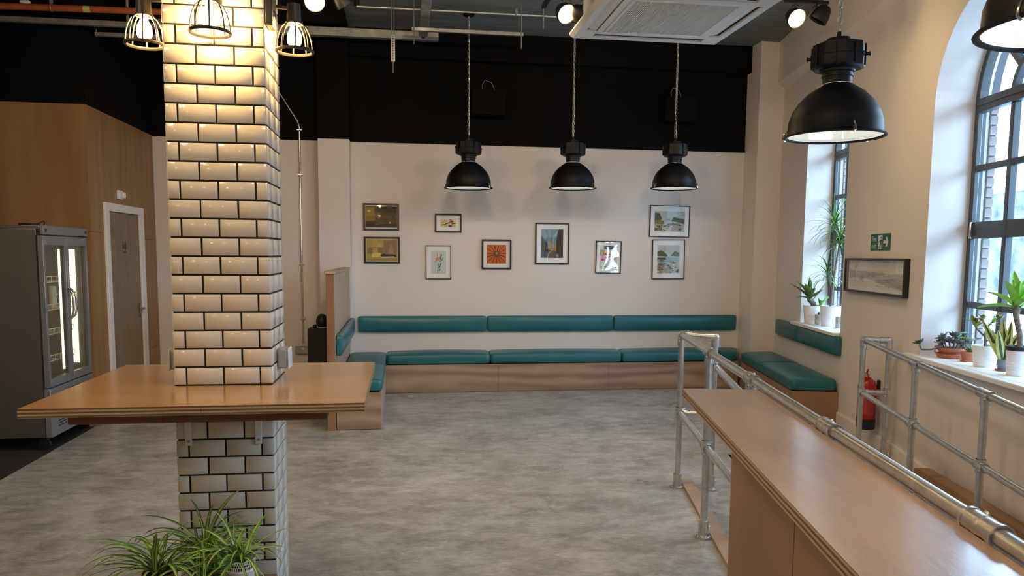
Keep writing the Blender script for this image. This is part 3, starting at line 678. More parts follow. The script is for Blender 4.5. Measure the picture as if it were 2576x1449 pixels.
o = thing('wall_socket', 'metal double socket at the foot of the conduit', 'socket', (-1.20, YB-.001, .43))
MB().bbox(-.08, .08, -.045, 0, 0, .09, .006).build('back_box', 'steel_dull', o); MB().bbox(.0, .03, -.05, -.0455, .055, .075, .001).build('switch', 'plastic_white', o)
for x, lab in ((1.05, 'black wall speaker behind the left pendant lamp'), (3.40, 'black wall speaker behind the right pendant lamp')):
    o = thing('wall_speaker', lab, 'speaker', (x-.03, YB-.02, 3.30), 0)
    mb = MB(); y0_ = -.30
    mb.add([(-.20, y0_, -.02), (.20, y0_, -.02), (.20, -.06, .0), (-.20, -.06, .0), (-.20, y0_-.02, .26), (.20, y0_-.02, .26), (.20, -.06, .28), (-.20, -.06, .28)], [(0, 3, 2, 1), (4, 5, 6, 7), (0, 1, 5, 4), (1, 2, 6, 5), (2, 3, 7, 6), (3, 0, 4, 7)]); mb.build('cabinet', 'paint_black', o, 0)
    MB().bbox(-.03, .03, -.06, .007, .08, .2, .004).build('bracket', 'plastic_black', o)
    MB().tube([(-.05, -.1, .28), (-.06, -.08, .36), (-.02, -.05, .42), (.06, -.03, .40), (.10, .0, .33)], .004, 6).build('speaker_lead', 'plastic_grey', o)

# ------------------------------------------------------------------ framed pictures (print = flat ink on paper)
def ink_mesh(shapes, w, hh, tile_off=.0003):
    vs = []; fs = []; cols = []
    for i, (c, poly) in enumerate(shapes):
        k = len(vs); vs += [((x-.5)*w, -i*tile_off*.6, (y-.5)*hh) for x, y in poly]; fs.append(tuple(range(k, k+len(poly)))); cols.append(c)
    me = bpy.data.meshes.new('print'); me.from_pydata(vs, [], fs)
    at_ = me.color_attributes.new('ink', 'FLOAT_COLOR', 'CORNER'); li = 0
    for p, c in zip(me.polygons, cols):
        for _ in p.vertices: at_.data[li].color = (*[max(0, min(.9, (x-sum(c)/3)*1.6+sum(c)/3*1.25)) for x in c], 1); li += 1
    me.materials.append(MATS['flat_print']); return me
def picture(lab, cx, cz, w, hh, fw, mw, shapes, mat='mount_white', depth=.022, loc=None, rz=0, cat='picture', group='framed pictures on the back wall', tilt=0, wob=True):
    o = thing('framed_picture', lab, cat, loc or (cx, YB-.001, cz), rz, group); o.rotation_euler = (0, tilt, rz)
    mb = MB(); d0 = -depth
    mb.bbox(-w/2, w/2, d0, 0, -hh/2, -hh/2+fw, .002); mb.bbox(-w/2, w/2, d0, 0, hh/2-fw, hh/2, .002); mb.bbox(-w/2, -w/2+fw, d0, 0, -hh/2+fw, hh/2-fw, .002); mb.bbox(w/2-fw, w/2, d0, 0, -hh/2+fw, hh/2-fw, .002)
    mb.build('frame', 'frame_black', o)
    MB().box(-w/2+fw-.001, w/2-fw+.001, -.008, -.004, -hh/2+fw-.001, hh/2-fw+.001).build('mount', mat, o, 0)
    pw, ph = w-2*fw-2*mw[0], hh-2*fw-2*mw[1]
    inst(ink_mesh(shapes, pw, ph), o, (0, -.0084, 0), name='print')
    MB().box(-w/2+fw-.001, w/2-fw+.001, d0+.007, d0+.0085, -hh/2+fw-.001, hh/2-fw+.001).build('glazing', 'picture_glass', o, 0)
    return o
R = lambda x0, x1, y0, y1: [(x0, y0), (x1, y0), (x1, y1), (x0, y1)]
def circ(x, y, r, n=14, e=1): return [(x+r*math.cos(2*PI*k/n), y+e*r*math.sin(2*PI*k/n)) for k in range(n)]
def noisy(shapes, cols, n, x0, x1, y0, y1, s0, s1, seed):
    rg = random.Random(seed)
    for _ in range(n):
        x, y, a_ = rg.uniform(x0, x1), rg.uniform(y0, y1), rg.uniform(0, 6.28); s1_, s2_ = rg.uniform(s0, s1), rg.uniform(s0, s1)*.5
        c = rg.choice(cols); P = []
        for k in range(5):
            th = a_+2*PI*k/5; px = x+s1_*math.cos(th)*rg.uniform(.6, 1); py = y+s2_*math.sin(th)*rg.uniform(.6, 1); P.append((min(1, max(0, px)), min(1, max(0, py))))
        shapes.append((c, P))
    return shapes
street = [((.05, .04, .02), R(0, 1, 0, 1)), ((.20, .14, .05), R(0, .30, .3, .97)), ((.28, .20, .08), R(.02, .27, .55, .9)), ((.03, .024, .012), R(.34, 1, .72, 1)), ((.075, .055, .03), R(.40, 1, .2, .72)), ((.02, .015, .01), R(0, 1, 0, .16))]
noisy(street, [(.16, .11, .05), (.05, .035, .018), (.10, .075, .04)], 26, .35, .97, .1, .7, .03, .11, 1); street += [((.6, .45, .2), circ(.12, .78, .05)), ((.5, .36, .15), circ(.78, .22, .035))]
picture('framed dark brown night scene at the top left of the picture wall', -.246, 2.081, .427, .321, .022, (.003, .012), street)
still = [((.36, .26, .10), R(0, 1, 0, 1)), ((.22, .15, .07), R(.04, .55, .32, .62)), ((.42, .30, .13), R(.2, .37, .3, .98)), ((.46, .34, .16), R(.36, .5, .64, .82)), ((.17, .10, .05), R(.06, .52, .60, .625)), ((.24, .15, .09), R(.56, .98, .25, .95)), ((.34, .26, .17), [(.70, .36), (.88, .36), (.80, .82)]), ((.52, .47, .17), [(.16, .16), (.46, .2), (.5, .32), (.40, .38), (.2, .36)]), ((.018, .02, .022), [(.44, .26), (.52, .34), (.95, .28), (.97, .2), (.5, .2)]), ((.5, .47, .38), [(.46, .13), (.9, .17), (.9, .22), (.5, .2)]), ((.30, .21, .07), R(0, 1, 0, .10))]
picture('framed yellow brown still life under the dark night scene', -.24, 1.683, .429, .321, .022, (.008, .008), still)
herb = [((.62, .58, .38), R(0, 1, 0, 1))]; noisy(herb, [(.12, .05, .025), (.34, .30, .10), (.06, .04, .03), (.5, .44, .2), (.7, .66, .5)], 34, .05, .95, .05, .95, .04, .14, 5)
herb += [((.035, .025, .02), [(.05, .22), (.09, .18), (.75, .62), (.72, .68)]), ((.10, .03, .025), circ(.74, .72, .1)), ((.22, .08, .05), circ(.8, .46, .11)), ((.14, .05, .04), circ(.62, .16, .13))]
picture('small framed print of scattered botanical pieces on white', .561, 2.018, .324, .226, .018, (.048, .045), herb)
lily = [((.50, .54, .54), R(0, 1, 0, 1)), ((.03, .14, .10), [(.42, .04), (.46, .04), (.52, .48), (.49, .48)])]
for x, y, a_, l_ in ((.45, .10, 2.3, .22), (.47, .12, .5, .22), (.47, .22, 2.5, .2), (.49, .24, .7, .22), (.5, .34, 2.6, .2), (.52, .36, .45, .24)): lily.append(((.03, .15, .11), [(x, y), (x+l_*.5*math.cos(a_)-.03, y+l_*.5*math.sin(a_)+.03), (x+l_*math.cos(a_), y+l_*math.sin(a_)), (x+l_*.5*math.cos(a_)+.03, y+l_*.5*math.sin(a_)-.03)]))
for a_ in (.3, 1.1, 1.9, 2.7, 3.6, 5.6): lily.append(((.62, .17, .05), [(.47, .60), (.47+.17*math.cos(a_-.25), .60+.11*math.sin(a_-.25)), (.47+.26*math.cos(a_), .60+.16*math.sin(a_)), (.47+.17*math.cos(a_+.25), .60+.11*math.sin(a_+.25))]))
lily += [((.06, .20, .08), [(.56, .60), (.66, .86), (.74, .84), (.64, .58)]), ((.45, .26, .10), [(.42, .72), (.38, .88), (.43, .90), (.46, .74)]), ((.16, .28, .09), [(.66, .56), (.80, .76), (.82, .66), (.7, .52)])]
picture('framed orange lily print in a thin black frame', .442, 1.541, .31, .41, .009, (.055, .055), lily)
pump = [((.46, .13, .035), R(0, 1, 0, 1))]
for k in range(15):
    a_ = 2*PI*k/15+.1; ca, sa = math.cos(a_), math.sin(a_); L = .5/max(abs(ca), abs(sa)); pump.append(((.13, .03, .012), [(.5+.08*ca-.018*sa, .52+.08*sa+.018*ca), (.5+L*ca-.024*sa, .5+L*sa+.024*ca), (.5+L*ca+.024*sa, .5+L*sa-.024*ca), (.5+.08*ca+.018*sa, .52+.08*sa-.018*ca)]))
    b2 = a_+.21; cb, sb = math.cos(b2), math.sin(b2); pump.append(((.58, .20, .07), [(.5+.18*cb-.012*sb, .5+.18*sb+.012*cb), (.5+.42*cb, .5+.42*sb), (.5+.18*cb+.012*sb, .5+.18*sb-.012*cb)]))
pump += [((.08, .05, .03), circ(.5, .52, .13)), ((.17, .17, .10), circ(.51, .54, .085)), ((.30, .29, .2), circ(.52, .57, .04))]
pump = [(c, [(min(1, max(0, x)), min(1, max(0, y))) for x, y in P]) for c, P in pump]
picture('square framed close-up of an orange pumpkin top', 1.157, 1.644, .368, .364, .018, (.045, .048), pump, depth=.035)
alley = [((.12, .19, .21), R(0, 1, 0, 1)), ((.2, .28, .30), R(0, 1, .72, 1)), ((.05, .035, .02), [(0, 0), (0, .78), (.3, .5), (.34, .15), (.2, 0)]), ((.02, .014, .01), [(1, 0), (1, 1), (.76, 1), (.70, .62), (.66, .15), (.8, 0)]), ((.30, .22, .09), [(.34, .2), (.36, .5), (.46, .62), (.52, .55), (.54, .2)]), ((.28, .2, .09), [(.54, .2), (.56, .42), (.7, .56), (.68, .15)]), ((.22, .15, .06), [(.43, .5), (.47, .98), (.5, .5)]), ((.05, .03, .017), [(0, 0), (.36, .28), (.62, .26), (1, .0)]), ((.11, .065, .03), [(.25, .05), (.42, .25), (.56, .25), (.72, .05)])]
picture('large framed print of a narrow old street with a spire', 1.855, 1.782, .43, .513, .017, (.058, .062), alley)
flow = [((.55, .56, .52), R(0, 1, 0, 1)), ((.07, .08, .12), R(.25, 1, .84, 1)), ((.42, .16, .05), R(.78, 1, .62, .95)), ((.30, .34, .12), R(.02, .3, .66, .82)), ((.55, .50, .25), R(.3, .62, .68, .84))]
noisy(flow, [(.52, .10, .13), (.6, .25, .28), (.42, .03, .05)], 22, .05, .95, .38, .68, .05, .2, 9); noisy(flow, [(.6, .6, .52), (.35, .42, .25), (.7, .68, .62)], 12, .1, .95, .03, .34, .05, .16, 11)
picture('small framed bright print of red and pink flowers', 2.581, 1.618, .328, .407, .010, (.038, .052), flow, tilt=.012)
for x in (-.06, .09): MB().tube([(x, -.012, .2035), (x+.006, -.012, .235)], .003, 6).build('hanging_hook', 'chrome', bpy.data.objects[[o.name for o in bpy.data.objects if o.name.startswith('framed_picture')][-1]])
cove = [((.42, .46, .45), R(0, 1, 0, 1)), ((.05, .07, .03), [(0, .5), (0, .93), (.16, .9), (.24, .62), (.2, .5)]), ((.12, .17, .05), R(0, .3, .34, .52)), ((.05, .06, .04), [(.55, .5), (.62, .72), (1, .62), (1, .4)]), ((.30, .23, .15), [(.55, .0), (.62, .4), (.8, .45), (.9, .0)]), ((.20, .15, .09), R(0, .25, 0, .2))]
noisy(cove, [(.05, .06, .03), (.12, .13, .07), (.25, .2, .13), (.4, .4, .36), (.08, .11, .04)], 46, .0, 1, .0, .6, .03, .14, 13)
picture('wide framed landscape of a green rocky shore at the top right', 3.372, 2.078, .527, .398, .010, (.055, .062), cove, tilt=.012)
lake = [((.40, .44, .43), R(0, 1, 0, 1)), ((.05, .075, .03), [(0, .62), (0, .78), (.2, .82), (.45, .66), (.45, .6)]), ((.08, .10, .05), [(.6, .62), (.8, .8), (1, .72), (1, .6)]), ((.27, .38, .42), R(0, 1, .38, .56)), ((.05, .06, .05), R(0, .4, .48, .56)), ((.28, .25, .21), R(0, .6, 0, .30))]
noisy(lake, [(.3, .27, .22), (.16, .14, .11), (.5, .5, .47), (.08, .08, .06)], 44, 0, 1, 0, .45, .03, .13, 17)
picture('tall framed landscape of a bay below the rocky shore print', 3.368, 1.598, .432, .502, .010, (.06, .062), lake, tilt=-.008)
# engraving on the window wall
eng = [((.60, .58, .545), R(0, 1, 0, 1)), ((.36, .35, .33), [(0, .36), (.1, .42), (.25, .4), (.45, .34), (.6, .2), (.8, .1), (1, 0), (1, .66), (.8, .62), (.55, .64), (.3, .70), (.12, .68), (0, .74)])]
noisy(eng, [(.32, .31, .30), (.45, .44, .41), (.26, .25, .24), (.52, .51, .48)], 150, 0, 1, .36, .68, .01, .045, 21); noisy(eng, [(.24, .23, .22), (.33, .32, .3)], 50, .6, 1, .1, .4, .01, .05, 22)
picture('wide black framed grey engraving of a town under the fire exit sign', 0, 0, 1.26, .31, .020, (.03, .028), eng, depth=.045, loc=S(-.735, -.001, 1.482), rz=-DL-PI/2, group='', tilt=0)
bpy.data.objects[[o.name for o in bpy.data.objects if o.name.startswith('framed_picture')][-1]].pop('group', None)

# ================================================================== PENDANT LAMPS
def pendant(x, y, z, lab, rose=True, rz=.4):
    o = thing('pendant_lamp', lab, 'pendant lamp', (x, y, z), rz, 'black industrial pendants')
    n_ = 40
    out = [(.2495, .0085), (.252, .003), (.262, -.003), (.270, .0), (.272, .004), (.268, .010), (.256, .013), (.251, .02), (.247, .085), (.229, .14), (.197, .19), (.149, .24), (.105, .27), (.077, .288)]
    MB().lathe(out, n=n_).build('shade', 'lamp_black', o)
    inn = [(.0765, .287), (.104, .268), (.147, .237), (.194, .187), (.226, .137), (.244, .083), (.248, .02), (.2495, .009)]
    MB().lathe(inn, n=n_).build('shade_lining', 'enamel_white', o)
    MB().lathe([(.001, .290), (.0764, .290)], n=n_).build('lining_cap', 'enamel_white', o)
    g = MB().lathe([(.001, .0105), (.249, .0105)], n=n_); g.build('glass_disc', 'lamp_glass', o)
    MB().lathe([(.001, .06), (.03, .064), (.05, .085), (.056, .115), (.046, .155), (.028, .195), (.022, .23), (.022, .289)], n=18).build('bulb', 'pendant_bulb', o)
    nk = [(.077, .2885), (.0775, .325), (.083, .327), (.083, .335), (.078, .337), (.078, .350), (.090, .352), (.092, .365), (.001, .366)]
    MB().lathe(nk, n=28).build('neck', 'lamp_black', o)
    gb = MB(); oc = [(.139*math.cos(PI/8+k*PI/4)/math.cos(PI/8)*.96, .139*math.sin(PI/8+k*PI/4)/math.cos(PI/8)*.96) for k in range(8)]
    sc_ = lambda f: [(a_*f, c*f) for a_, c in oc]
    def loft(lv):
        vs = []; fs = []
        for f_, zz in lv: vs += [(a_, c, zz) for a_, c in sc_(f_)]
        for j in range(len(lv)-1): fs += [(j*8+i, j*8+(i+1) % 8, (j+1)*8+(i+1) % 8, (j+1)*8+i) for i in range(8)]
        fs += [tuple(range(8))[::-1], tuple(range((len(lv)-1)*8, len(lv)*8))]; gb.add(vs, fs)
    loft([(.86, .3662), (.98, .376), (1, .385), (1, .432), (1.03, .434), (1.03, .442), (.97, .444), (.95, .498), (.86, .505)])
    for k in range(8):
        th = k*PI/4; r_ = .139*.99
        gb.bbox(-.005, .005, -.004, .004, .38, .495, .001)
        for q in range(len(gb.v)-24, len(gb.v)):
            v = gb.v[q]; gb.v[q] = ((r_+v[0])*math.cos(th)-v[1]*math.sin(th), (r_+v[0])*math.sin(th)+v[1]*math.cos(th), v[2])
    gb.build('gear_box', 'lamp_black', o, 30)
    for sx in (-1, 1): MB().cyl((sx*.137, 0, .438), (sx*.165, 0, .438), .009, n=12).cyl((sx*.158, 0, .438), (sx*.163, 0, .438), .013, n=12).build('side_screw', 'lamp_black', o)
    MB().lathe([(.074, .5055), (.074, .517), (.066, .519), (.064, .533), (.02, .536), (.014, .538), (.012, .57), (.001, .571)], n=24).build('cap', 'lamp_black', o)
    for k in range(3):
        th = 2*PI*k/3+1.0; c, s_ = math.cos(th), math.sin(th); mb = MB()
        mb.tube([(.252*c, .252*s_, .05), (.263*c, .263*s_, .045), (.276*c, .276*s_, .02), (.278*c, .278*s_, .002), (.262*c, .262*s_, -.006)], .006, 6); mb.build('clip', 'chrome', o)
    ztop = CEIL-z-.001; p = .042; nlk = int((ztop-.575)/p); mb = MB()
    for k in range(nlk):
        zc = .575+p*(k+.5); ax = k % 2
        P = []
        for q in range(10):
            th = 2*PI*q/10; a_, c = .0120*math.cos(th), .0270*math.sin(th)
            P.append((a_ if ax else 0, 0 if ax else a_, zc+c))
        mb.tube(P, .0033, 5, True)
    mb.build('chain', 'steel_galv', o)
    L = ztop-.57
    MB().tube([(0, .012, .57), (.004, .022, .57+L*.1), (.016, .020, .57+L*.35), (.014, .016, .57+L*.6), (.010, .012, ztop-.03)], .0035, 6).build('cable', 'plastic_grey', o)
    MB().lathe([(.062, ztop), (.062, ztop-.022), (.05, ztop-.03), (.001, ztop-.031)][::-1], n=24).build('ceiling_rose', 'lamp_black', o)
for x, lab in ((.735, 'black dome pendant hanging left of three before the back wall'), (1.914, 'black dome pendant hanging in the middle of three before the back wall'), (3.111, 'black dome pendant hanging right of three before the back wall')): pendant(x, 8.64, 2.37+(x-.735)*.018, lab)
p = S(-3.1, -1.23); pendant(p.x, p.y, 2.312, 'large near black dome pendant hanging beside the fire exit sign', rz=-.641)
p = S(-5.12, -1.235); pendant(p.x, p.y, 2.33, 'near black dome pendant cut off by the top right corner', rz=-1.76)

# ================================================================== CEILING SERVICES
ac = thing('air_conditioner', 'white square ceiling cassette air conditioner', 'air conditioner', (1.535, 4.41, 3.0))
A = .486
def frame4(mb, o_, i_, z0, z1, r=.0):
    mb.bbox(-o_, o_, -o_, -i_, z0, z1, r); mb.bbox(-o_, o_, i_, o_, z0, z1, r); mb.bbox(-o_, -i_, -i_, i_, z0, z1, r); mb.bbox(i_, o_, -i_, i_, z0, z1, r)
mb = MB(); lv = [(A-.02, 0), (A, .022), (A, .034), (A-.06, .035)]; vs = []; fs = []
for h_, z_ in lv: vs += [(-h_, -h_, z_), (h_, -h_, z_), (h_, h_, z_), (-h_, h_, z_)]
for j in range(3): fs += [(j*4+i, j*4+(i+1) % 4, j*4+4+(i+1) % 4, j*4+4+i) for i in range(4)]
hi = .26; k0 = len(vs); vs += [(-hi, -hi, 0), (hi, -hi, 0), (hi, hi, 0), (-hi, hi, 0)]
mb.add(vs, fs)
mb.build('fascia', 'plastic_white', ac, 20)
mb = MB(); 
# fascia underside with slots for the four louvres
frame4(mb, A-.021, .424, .0, .012); frame4(mb, .354, .313, .0, .012)
for sx in (-1, 1):
    for sy in (-1, 1): mb.box(min(sx*.354, sx*.424), max(sx*.354, sx*.424), min(sy*.30, sy*.424), max(sy*.30, sy*.424), 0, .012)
mb.build('fascia_rim', 'plastic_white', ac, 0)
MB().box(-.44, .44, -.44, .44, .030, .036).build('air_slot_backing', 'plastic_black', ac, 0)
for k in range(4):
    mb = MB(); mb.add([(-.295, .362, .004), (.295, .362, .004), (.295, .414, .016), (-.295, .414, .016), (-.295, .362, .008), (.295, .362, .008), (.295, .414, .020), (-.295, .414, .020)], [(0, 3, 2, 1), (4, 5, 6, 7), (0, 1, 5, 4), (1, 2, 6, 5), (2, 3, 7, 6), (3, 0, 4, 7)])
    o = mb.build('louvre', 'plastic_white', ac, 0); o.rotation_euler = (0, 0, k*PI/2)
mb = MB(); frame4(mb, .312, .288, -.004, .010, .002); mb.build('grille_frame', 'plastic_white', ac)
gr = MB()
for k in range(54): x = -.281+k*.0106; gr.box(x-.0027, x+.0027, -.2875, .2875, -.002, .009)
o = gr.build('grille_slats', 'plastic_white', ac, 0); o['kind'] = 'stuff'
MB().bbox(-A+.07, A-.07, -A+.07, A-.07, .037, .30, .01).build('casing', 'alu_grey', ac)
for sx in (-1, 1):
    for sy in (-1, 1): MB().cyl((sx*.38, sy*.38, .301), (sx*.38, sy*.38, CEIL-3.0-.001), .006, n=8).build('drop_rod', 'steel_galv', ac)

def head(o, p, aim, lit, glow):
    p = Vector(p); a_ = Vector(aim).normalized(); rot = Vector((0, 0, 1)).rotation_difference(a_).to_matrix()
    prof = [(.012, -.13), (.035, -.125), (.055, -.10), (.070, -.055), (.076, 0), (.073, .001), (.066, -.006)]
    mb = MB().lathe(prof, n=24); mb.add([(0, 0, -.131)], [])
    mb.v = [tuple(rot @ Vector(v)+p) for v in mb.v]; sh = mb.build('spot_head', 'lamp_black', o)
    mb = MB().lathe([(.0665, -.006), (.001, -.006)], n=24); mb.v = [tuple(rot @ Vector(v)+p) for v in mb.v]; mb.build('spot_lens', glow if lit else 'lamp_glass', sh)
    return p-a_*.07
def spot_fitting(loc, rz, heads, lab, grp='ceiling spotlights', glow='spot_soft'):
    o = thing('spotlight', lab, 'spotlight', loc, rz, grp)
    xs = [h[0][0] for h in heads]; MB().bbox(min(xs)-.10, max(xs)+.10, -.015, .015, -.012, .012, .003).build('bar', 'lamp_black', o)
    for q, aim, lit in heads:
        c = head(o, q, aim, lit, glow); mb = MB().tube([(q[0], 0, -.0125), (q[0], 0, -.05), tuple(c)], .007, 8)
        th = [i*PI/9 for i in range(10)]; cc = Vector((q[0], 0, -.05)); mb.tube([cc+Vector((.035*math.cos(t_), 0.0, -.0+.022*math.sin(t_))) for t_ in th], .003, 6); mb.build('stem', 'lamp_black', o)
    zt = CEIL-loc[2] if loc[1] < 5.3 or loc[0] > -.6 else BKZ-.001-loc[2]
    MB().cyl((0, 0, .0125), (0, 0, zt-.001), .005, n=8).build('drop_rod', 'lamp_black', o)
spot_fitting((1.32, 6.0, 3.63), 0, [((-.06, -.03, -.155), (.25, -.8, -.55), True), ((.085, .02, -.155), (.9, .3, -.35), True)], 'twin black spotlight glowing beside the air conditioner')
spot_fitting((3.225, 6.0, 3.68), 0, [((-.092, -.03, -.145), (.05, -.85, -.5), True), ((.085, -.02, -.15), (-.45, .25, -.85), False)], 'twin black spotlight near the window wall, one head turned away')
spot_fitting((-.52, 6.0, 3.62), 0, [((-.10, -.03, -.15), (.1, -.85, -.5), True), ((.12, .02, -.15), (.5, .3, -.8), False)], 'twin black spotlight right of the tiled column')
spot_fitting((-2.40, 6.0, 3.62), 0, [((-.035, -.03, -.155), (.1, -.5, -.85), True), ((.2, .02, -.15), (.5, .3, -.8), False)], 'spotlight glowing at the top left corner')
for k, x in enumerate((-.9, .5, 2.45)):  # unseen spotlights added to brighten the back wall
    spot_fitting((x, 4.7, 3.62), 0, [((-.1, .0, -.155), (-.1, .8, -.6), True), ((.1, .0, -.155), (.0, .8, -.6), True)], 'added twin spotlight brightening the back wall, out of view above %s' % ('the tiled column', 'the open floor', 'the counter')[k], glow='added_spot_glow')
for k, (x, y) in enumerate(((-2.3, 2.4), (.4, 2.0), (-3.6, -.5), (-.8, -1.2))):  # more unseen spotlights, added as warm fill for the column front and near end
    spot_fitting((x, y, 3.62), 0, [((-.1, .0, -.155), (.1, .3, -.85), True), ((.1, .0, -.155), (.3, -.3, -.8), True)], 'added twin fill spotlight over the unseen %s' % ('kitchen side', 'middle aisle', 'far left corner', 'near end')[k], glow='added_spot_glow')
# steelwork under the ceiling
o = thing('cable_tray', 'galvanised steel cable trunking under the ceiling turning towards the camera', 'cable tray', (-1.0, 8.95, 4.0))
MB().bbox(-1.6, 1.42, -.04, .04, .02, .11, .003).build('trunking', 'steel_dull', o); MB().bbox(1.20, 1.30, -2.2, -.0405, .05, .12, .003).build('trunking', 'steel_dull', o); MB().bbox(1.23, 1.27, -.055, -.0405, .03, .07, .002).build('end_clamp', 'plastic_black', o)
o = thing('strut_bar', 'short galvanised strut bar hanging on two threaded rods', 'bracket', (.695, 8.27, 3.95))
MB().bbox(-.585, .585, -.02, .02, -.018, .018, .003).build('channel', 'steel_galv', o)
for x in (-.56, .56): MB().cyl((x, -.026, -.155), (x, -.026, CEIL-3.951), .005, n=8).build('threaded_rod', 'steel_galv', o)
o = thing('slotted_hanger', 'slotted steel channel hanging on thin rods near the cable trunking', 'bracket', (-.08, 8.35, 3.77))
mb = MB().bbox(-.022, .022, -.02, .02, -.135, .135, .002); hg = mb.build('channel', 'steel_galv', o)
mb = MB()
for k in range(14): mb.box(-.006, .006, -.0206, -.0203, -.115+k*.017, -.105+k*.017)
mb.build('slots', 'plastic_black', hg, 0); MB().cyl((0, 0, -.25), (0, 0, -.1351), .005, n=8).build('threaded_rod', 'steel_galv', o); MB().cyl((-.015, 0, .1351), (-.015, 0, CEIL-3.771), .004, n=8).build('threaded_rod', 'steel_galv', o); MB().cyl((.012, 0, .1351), (.012, 0, CEIL-3.771), .004, n=8).build('threaded_rod', 'steel_galv', o)
o = thing('ceiling_conduit', 'thin steel conduit crossing the ceiling behind the pendants', 'pipe', (.6, 8.40, 4.19))
MB().tube([(-1.05, 0, 0), (1.2, 0, 0), (3.0, 0, 0)], .012, 8).build('pipe', 'steel_galv', o); mb = MB().cyl((-1.05, 0, .0), (-1.05, 0, .059), .03, n=16); mb.build('junction_box', 'plastic_black', o)
for x in (-.35, .62, 1.6, 2.6): MB().bbox(x-.015, x+.015, -.015, .015, -.014, .059, .002).build('saddle_clip', 'steel_galv', o)
o = thing('ceiling_conduit', 'dark track rail on the ceiling pointing towards the camera', 'track', (1.45, 7.7, 4.17))
MB().bbox(-.02, .02, -.9, .35, -.02, .02, .003).build('rail', 'plastic_black', o); MB().cyl((0, .33, -.22), (0, .33, -.0205), .006, n=8).build('threaded_rod', 'steel_galv', o); MB().cyl((0, -.3, .0205), (0, -.3, .079), .006, n=8).build('fixing', 'steel_galv', o)
o = thing('sprinkler_pipe', 'orange steel pipe with yellow label crossing the black wall at top left', 'pipe', (-2.8, 7.42, 3.745))
mb = MB().tube([(-2.5, 0, -.005), (-.6, 0, -.005), (1.4, 0, .02)], .028, 14); mb.build('pipe', 'orange_pipe', o)
MB().cyl((.06, 0, .003), (.12, 0, .0037), .0288, n=14, caps=False).build('label_band', 'leaf_yellow', o); MB().bbox(-.45, -.37, -.02, .02, .024, .05, .006).build('valve_tag', 'plastic_white', o)
for x in (-1.9, -.2, .9): mb = MB(); mb.bbox(x-.012, x+.012, -.012, .012, .025, BKZ-.0015-3.745, .002); mb.tube([(x, .034*math.cos(t_*.5), .034*math.sin(t_*.5)) for t_ in range(13)], .003, 5, True); mb.build('hanger', 'steel_dull', o)
o = thing('trunking', 'grey steel trunking running below the orange pipe', 'cable tray', (-2.8, 7.45, 3.64))
MB().bbox(-2.5, 1.3, -.025, .025, -.022, .022, .003).build('channel', 'steel_dull', o)
for x in (-1.5, .4, 1.2): MB().bbox(x-.01, x+.01, .026, .036, -.02, BKZ-.0015-3.64, .002).build('hanger', 'steel_dull', o)
o = thing('strut_bar', 'small strut bar left of the tiled column under the orange pipe', 'bracket', (-2.50, 7.55, 3.573))
MB().bbox(-.2, .35, -.018, .018, -.016, .016, .002).build('channel', 'steel_dull', o); MB().cyl((.25, 0, .0165), (.25, 0, BKZ-.0015-3.573), .005, n=8).build('threaded_rod', 'steel_dull', o); MB().cyl((-.19, 0, -.02), (-.19, 0, .04), .004, n=8).build('threaded_rod', 'steel_dull', o)

# ================================================================== COUNTER AND RAILINGS
s0, n0 = -4.30, -2.0; CT = 1.085
ct = thing('bar_counter', 'long narrow plywood counter running along the pipe railing', 'counter', S(s0, n0), -DL)
xl, xr, ye = -.228, .088, -3.5
poly = [(xl, 0), (xl, ye), (xr, ye), (xr, 0)]
MB().prism(poly, CT-.034, CT, 0, 1).build('worktop', ['ply_counter', 'ply_edge'], ct, 0)
for a_, c in ((-1.52, -.883), (-2.6, -1.523), (ye+.02, -2.603)): MB().bbox(-.217, -.199, a_+.0015, c-.0015, .0, CT-.0345, .001).build('side_panel', 'ply_panel', ct, 0)
MB().bbox(-.1985, .06, -.903, -.885, 0, CT-.0345, .001).build('end_panel', 'ply_panel', ct, 0); MB().bbox(.042, .06, ye+.02, -.904, 0, CT-.0345, .001).build('rear_panel', 'ply_panel', ct, 0)
o = MB().bbox(-.045, .045, -3.0, 0, 0, .022, .002).build('kick_plank', 'kick_pine'); o.location = S(-2.02, -1.80); o.rotation_euler = (0, 0, -DL); tag(o, 'pale plank lying on the floor along the railing posts', 'plank')

PR = .0212
def rail_set(nm, lab, s0, n0, rows):
    o = thing(nm, lab, 'railing', S(s0, n0), -DL); return o
def post(o, x, y, z0, z1, foot=True):
    MB().cyl((x, y, z0+.003), (x, y, z1), PR, n=18).build('post', 'steel_galv', o)
    if foot:
        mb = MB().cyl((x, y, z0+.0005), (x, y, z0+.012), .058, .056, n=24); mb.cyl((x, y, z0+.012), (x, y, z0+.10), .033, .030, n=20)
        mb.cyl((x-.04, y-.02, z0+.012), (x-.04, y-.02, z0+.02), .008, n=8); mb.cyl((x+.04, y+.02, z0+.012), (x+.04, y+.02, z0+.02), .008, n=8); mb.cyl((x+.028, y-.014, z0+.07), (x+.036, y-.018, z0+.07), .008, n=8); mb.build('foot_flange', 'steel_galv', o)
def rail(o, p0, p1): MB().cyl(p0, p1, PR, n=18).build('rail', 'steel_galv', o)
def fit(o, p, axes, L=.055, name='pipe_fitting'):
    mb = MB(); p = Vector(p)
    for a_ in axes:
        a_ = Vector(a_); nn_ = a_.normalized(); mb.cyl(p, p+a_*L, .0268, n=18); mb.cyl(p+a_*(L-.012), p+a_*L, .029, n=18)
        side = nn_.orthogonal().normalized(); mb.cyl(p+a_*(L*.6)+side*.027, p+a_*(L*.6)+side*.033, .007, n=8)
    # rounded knuckle
    R_ = .028; mb.lathe([(R_*math.cos(t_*PI/8), R_*math.sin(t_*PI/8)) for t_ in range(-4, 5)], p, 16); mb.build(name, 'steel_galv', o)
RT, RM = 1.095, .54
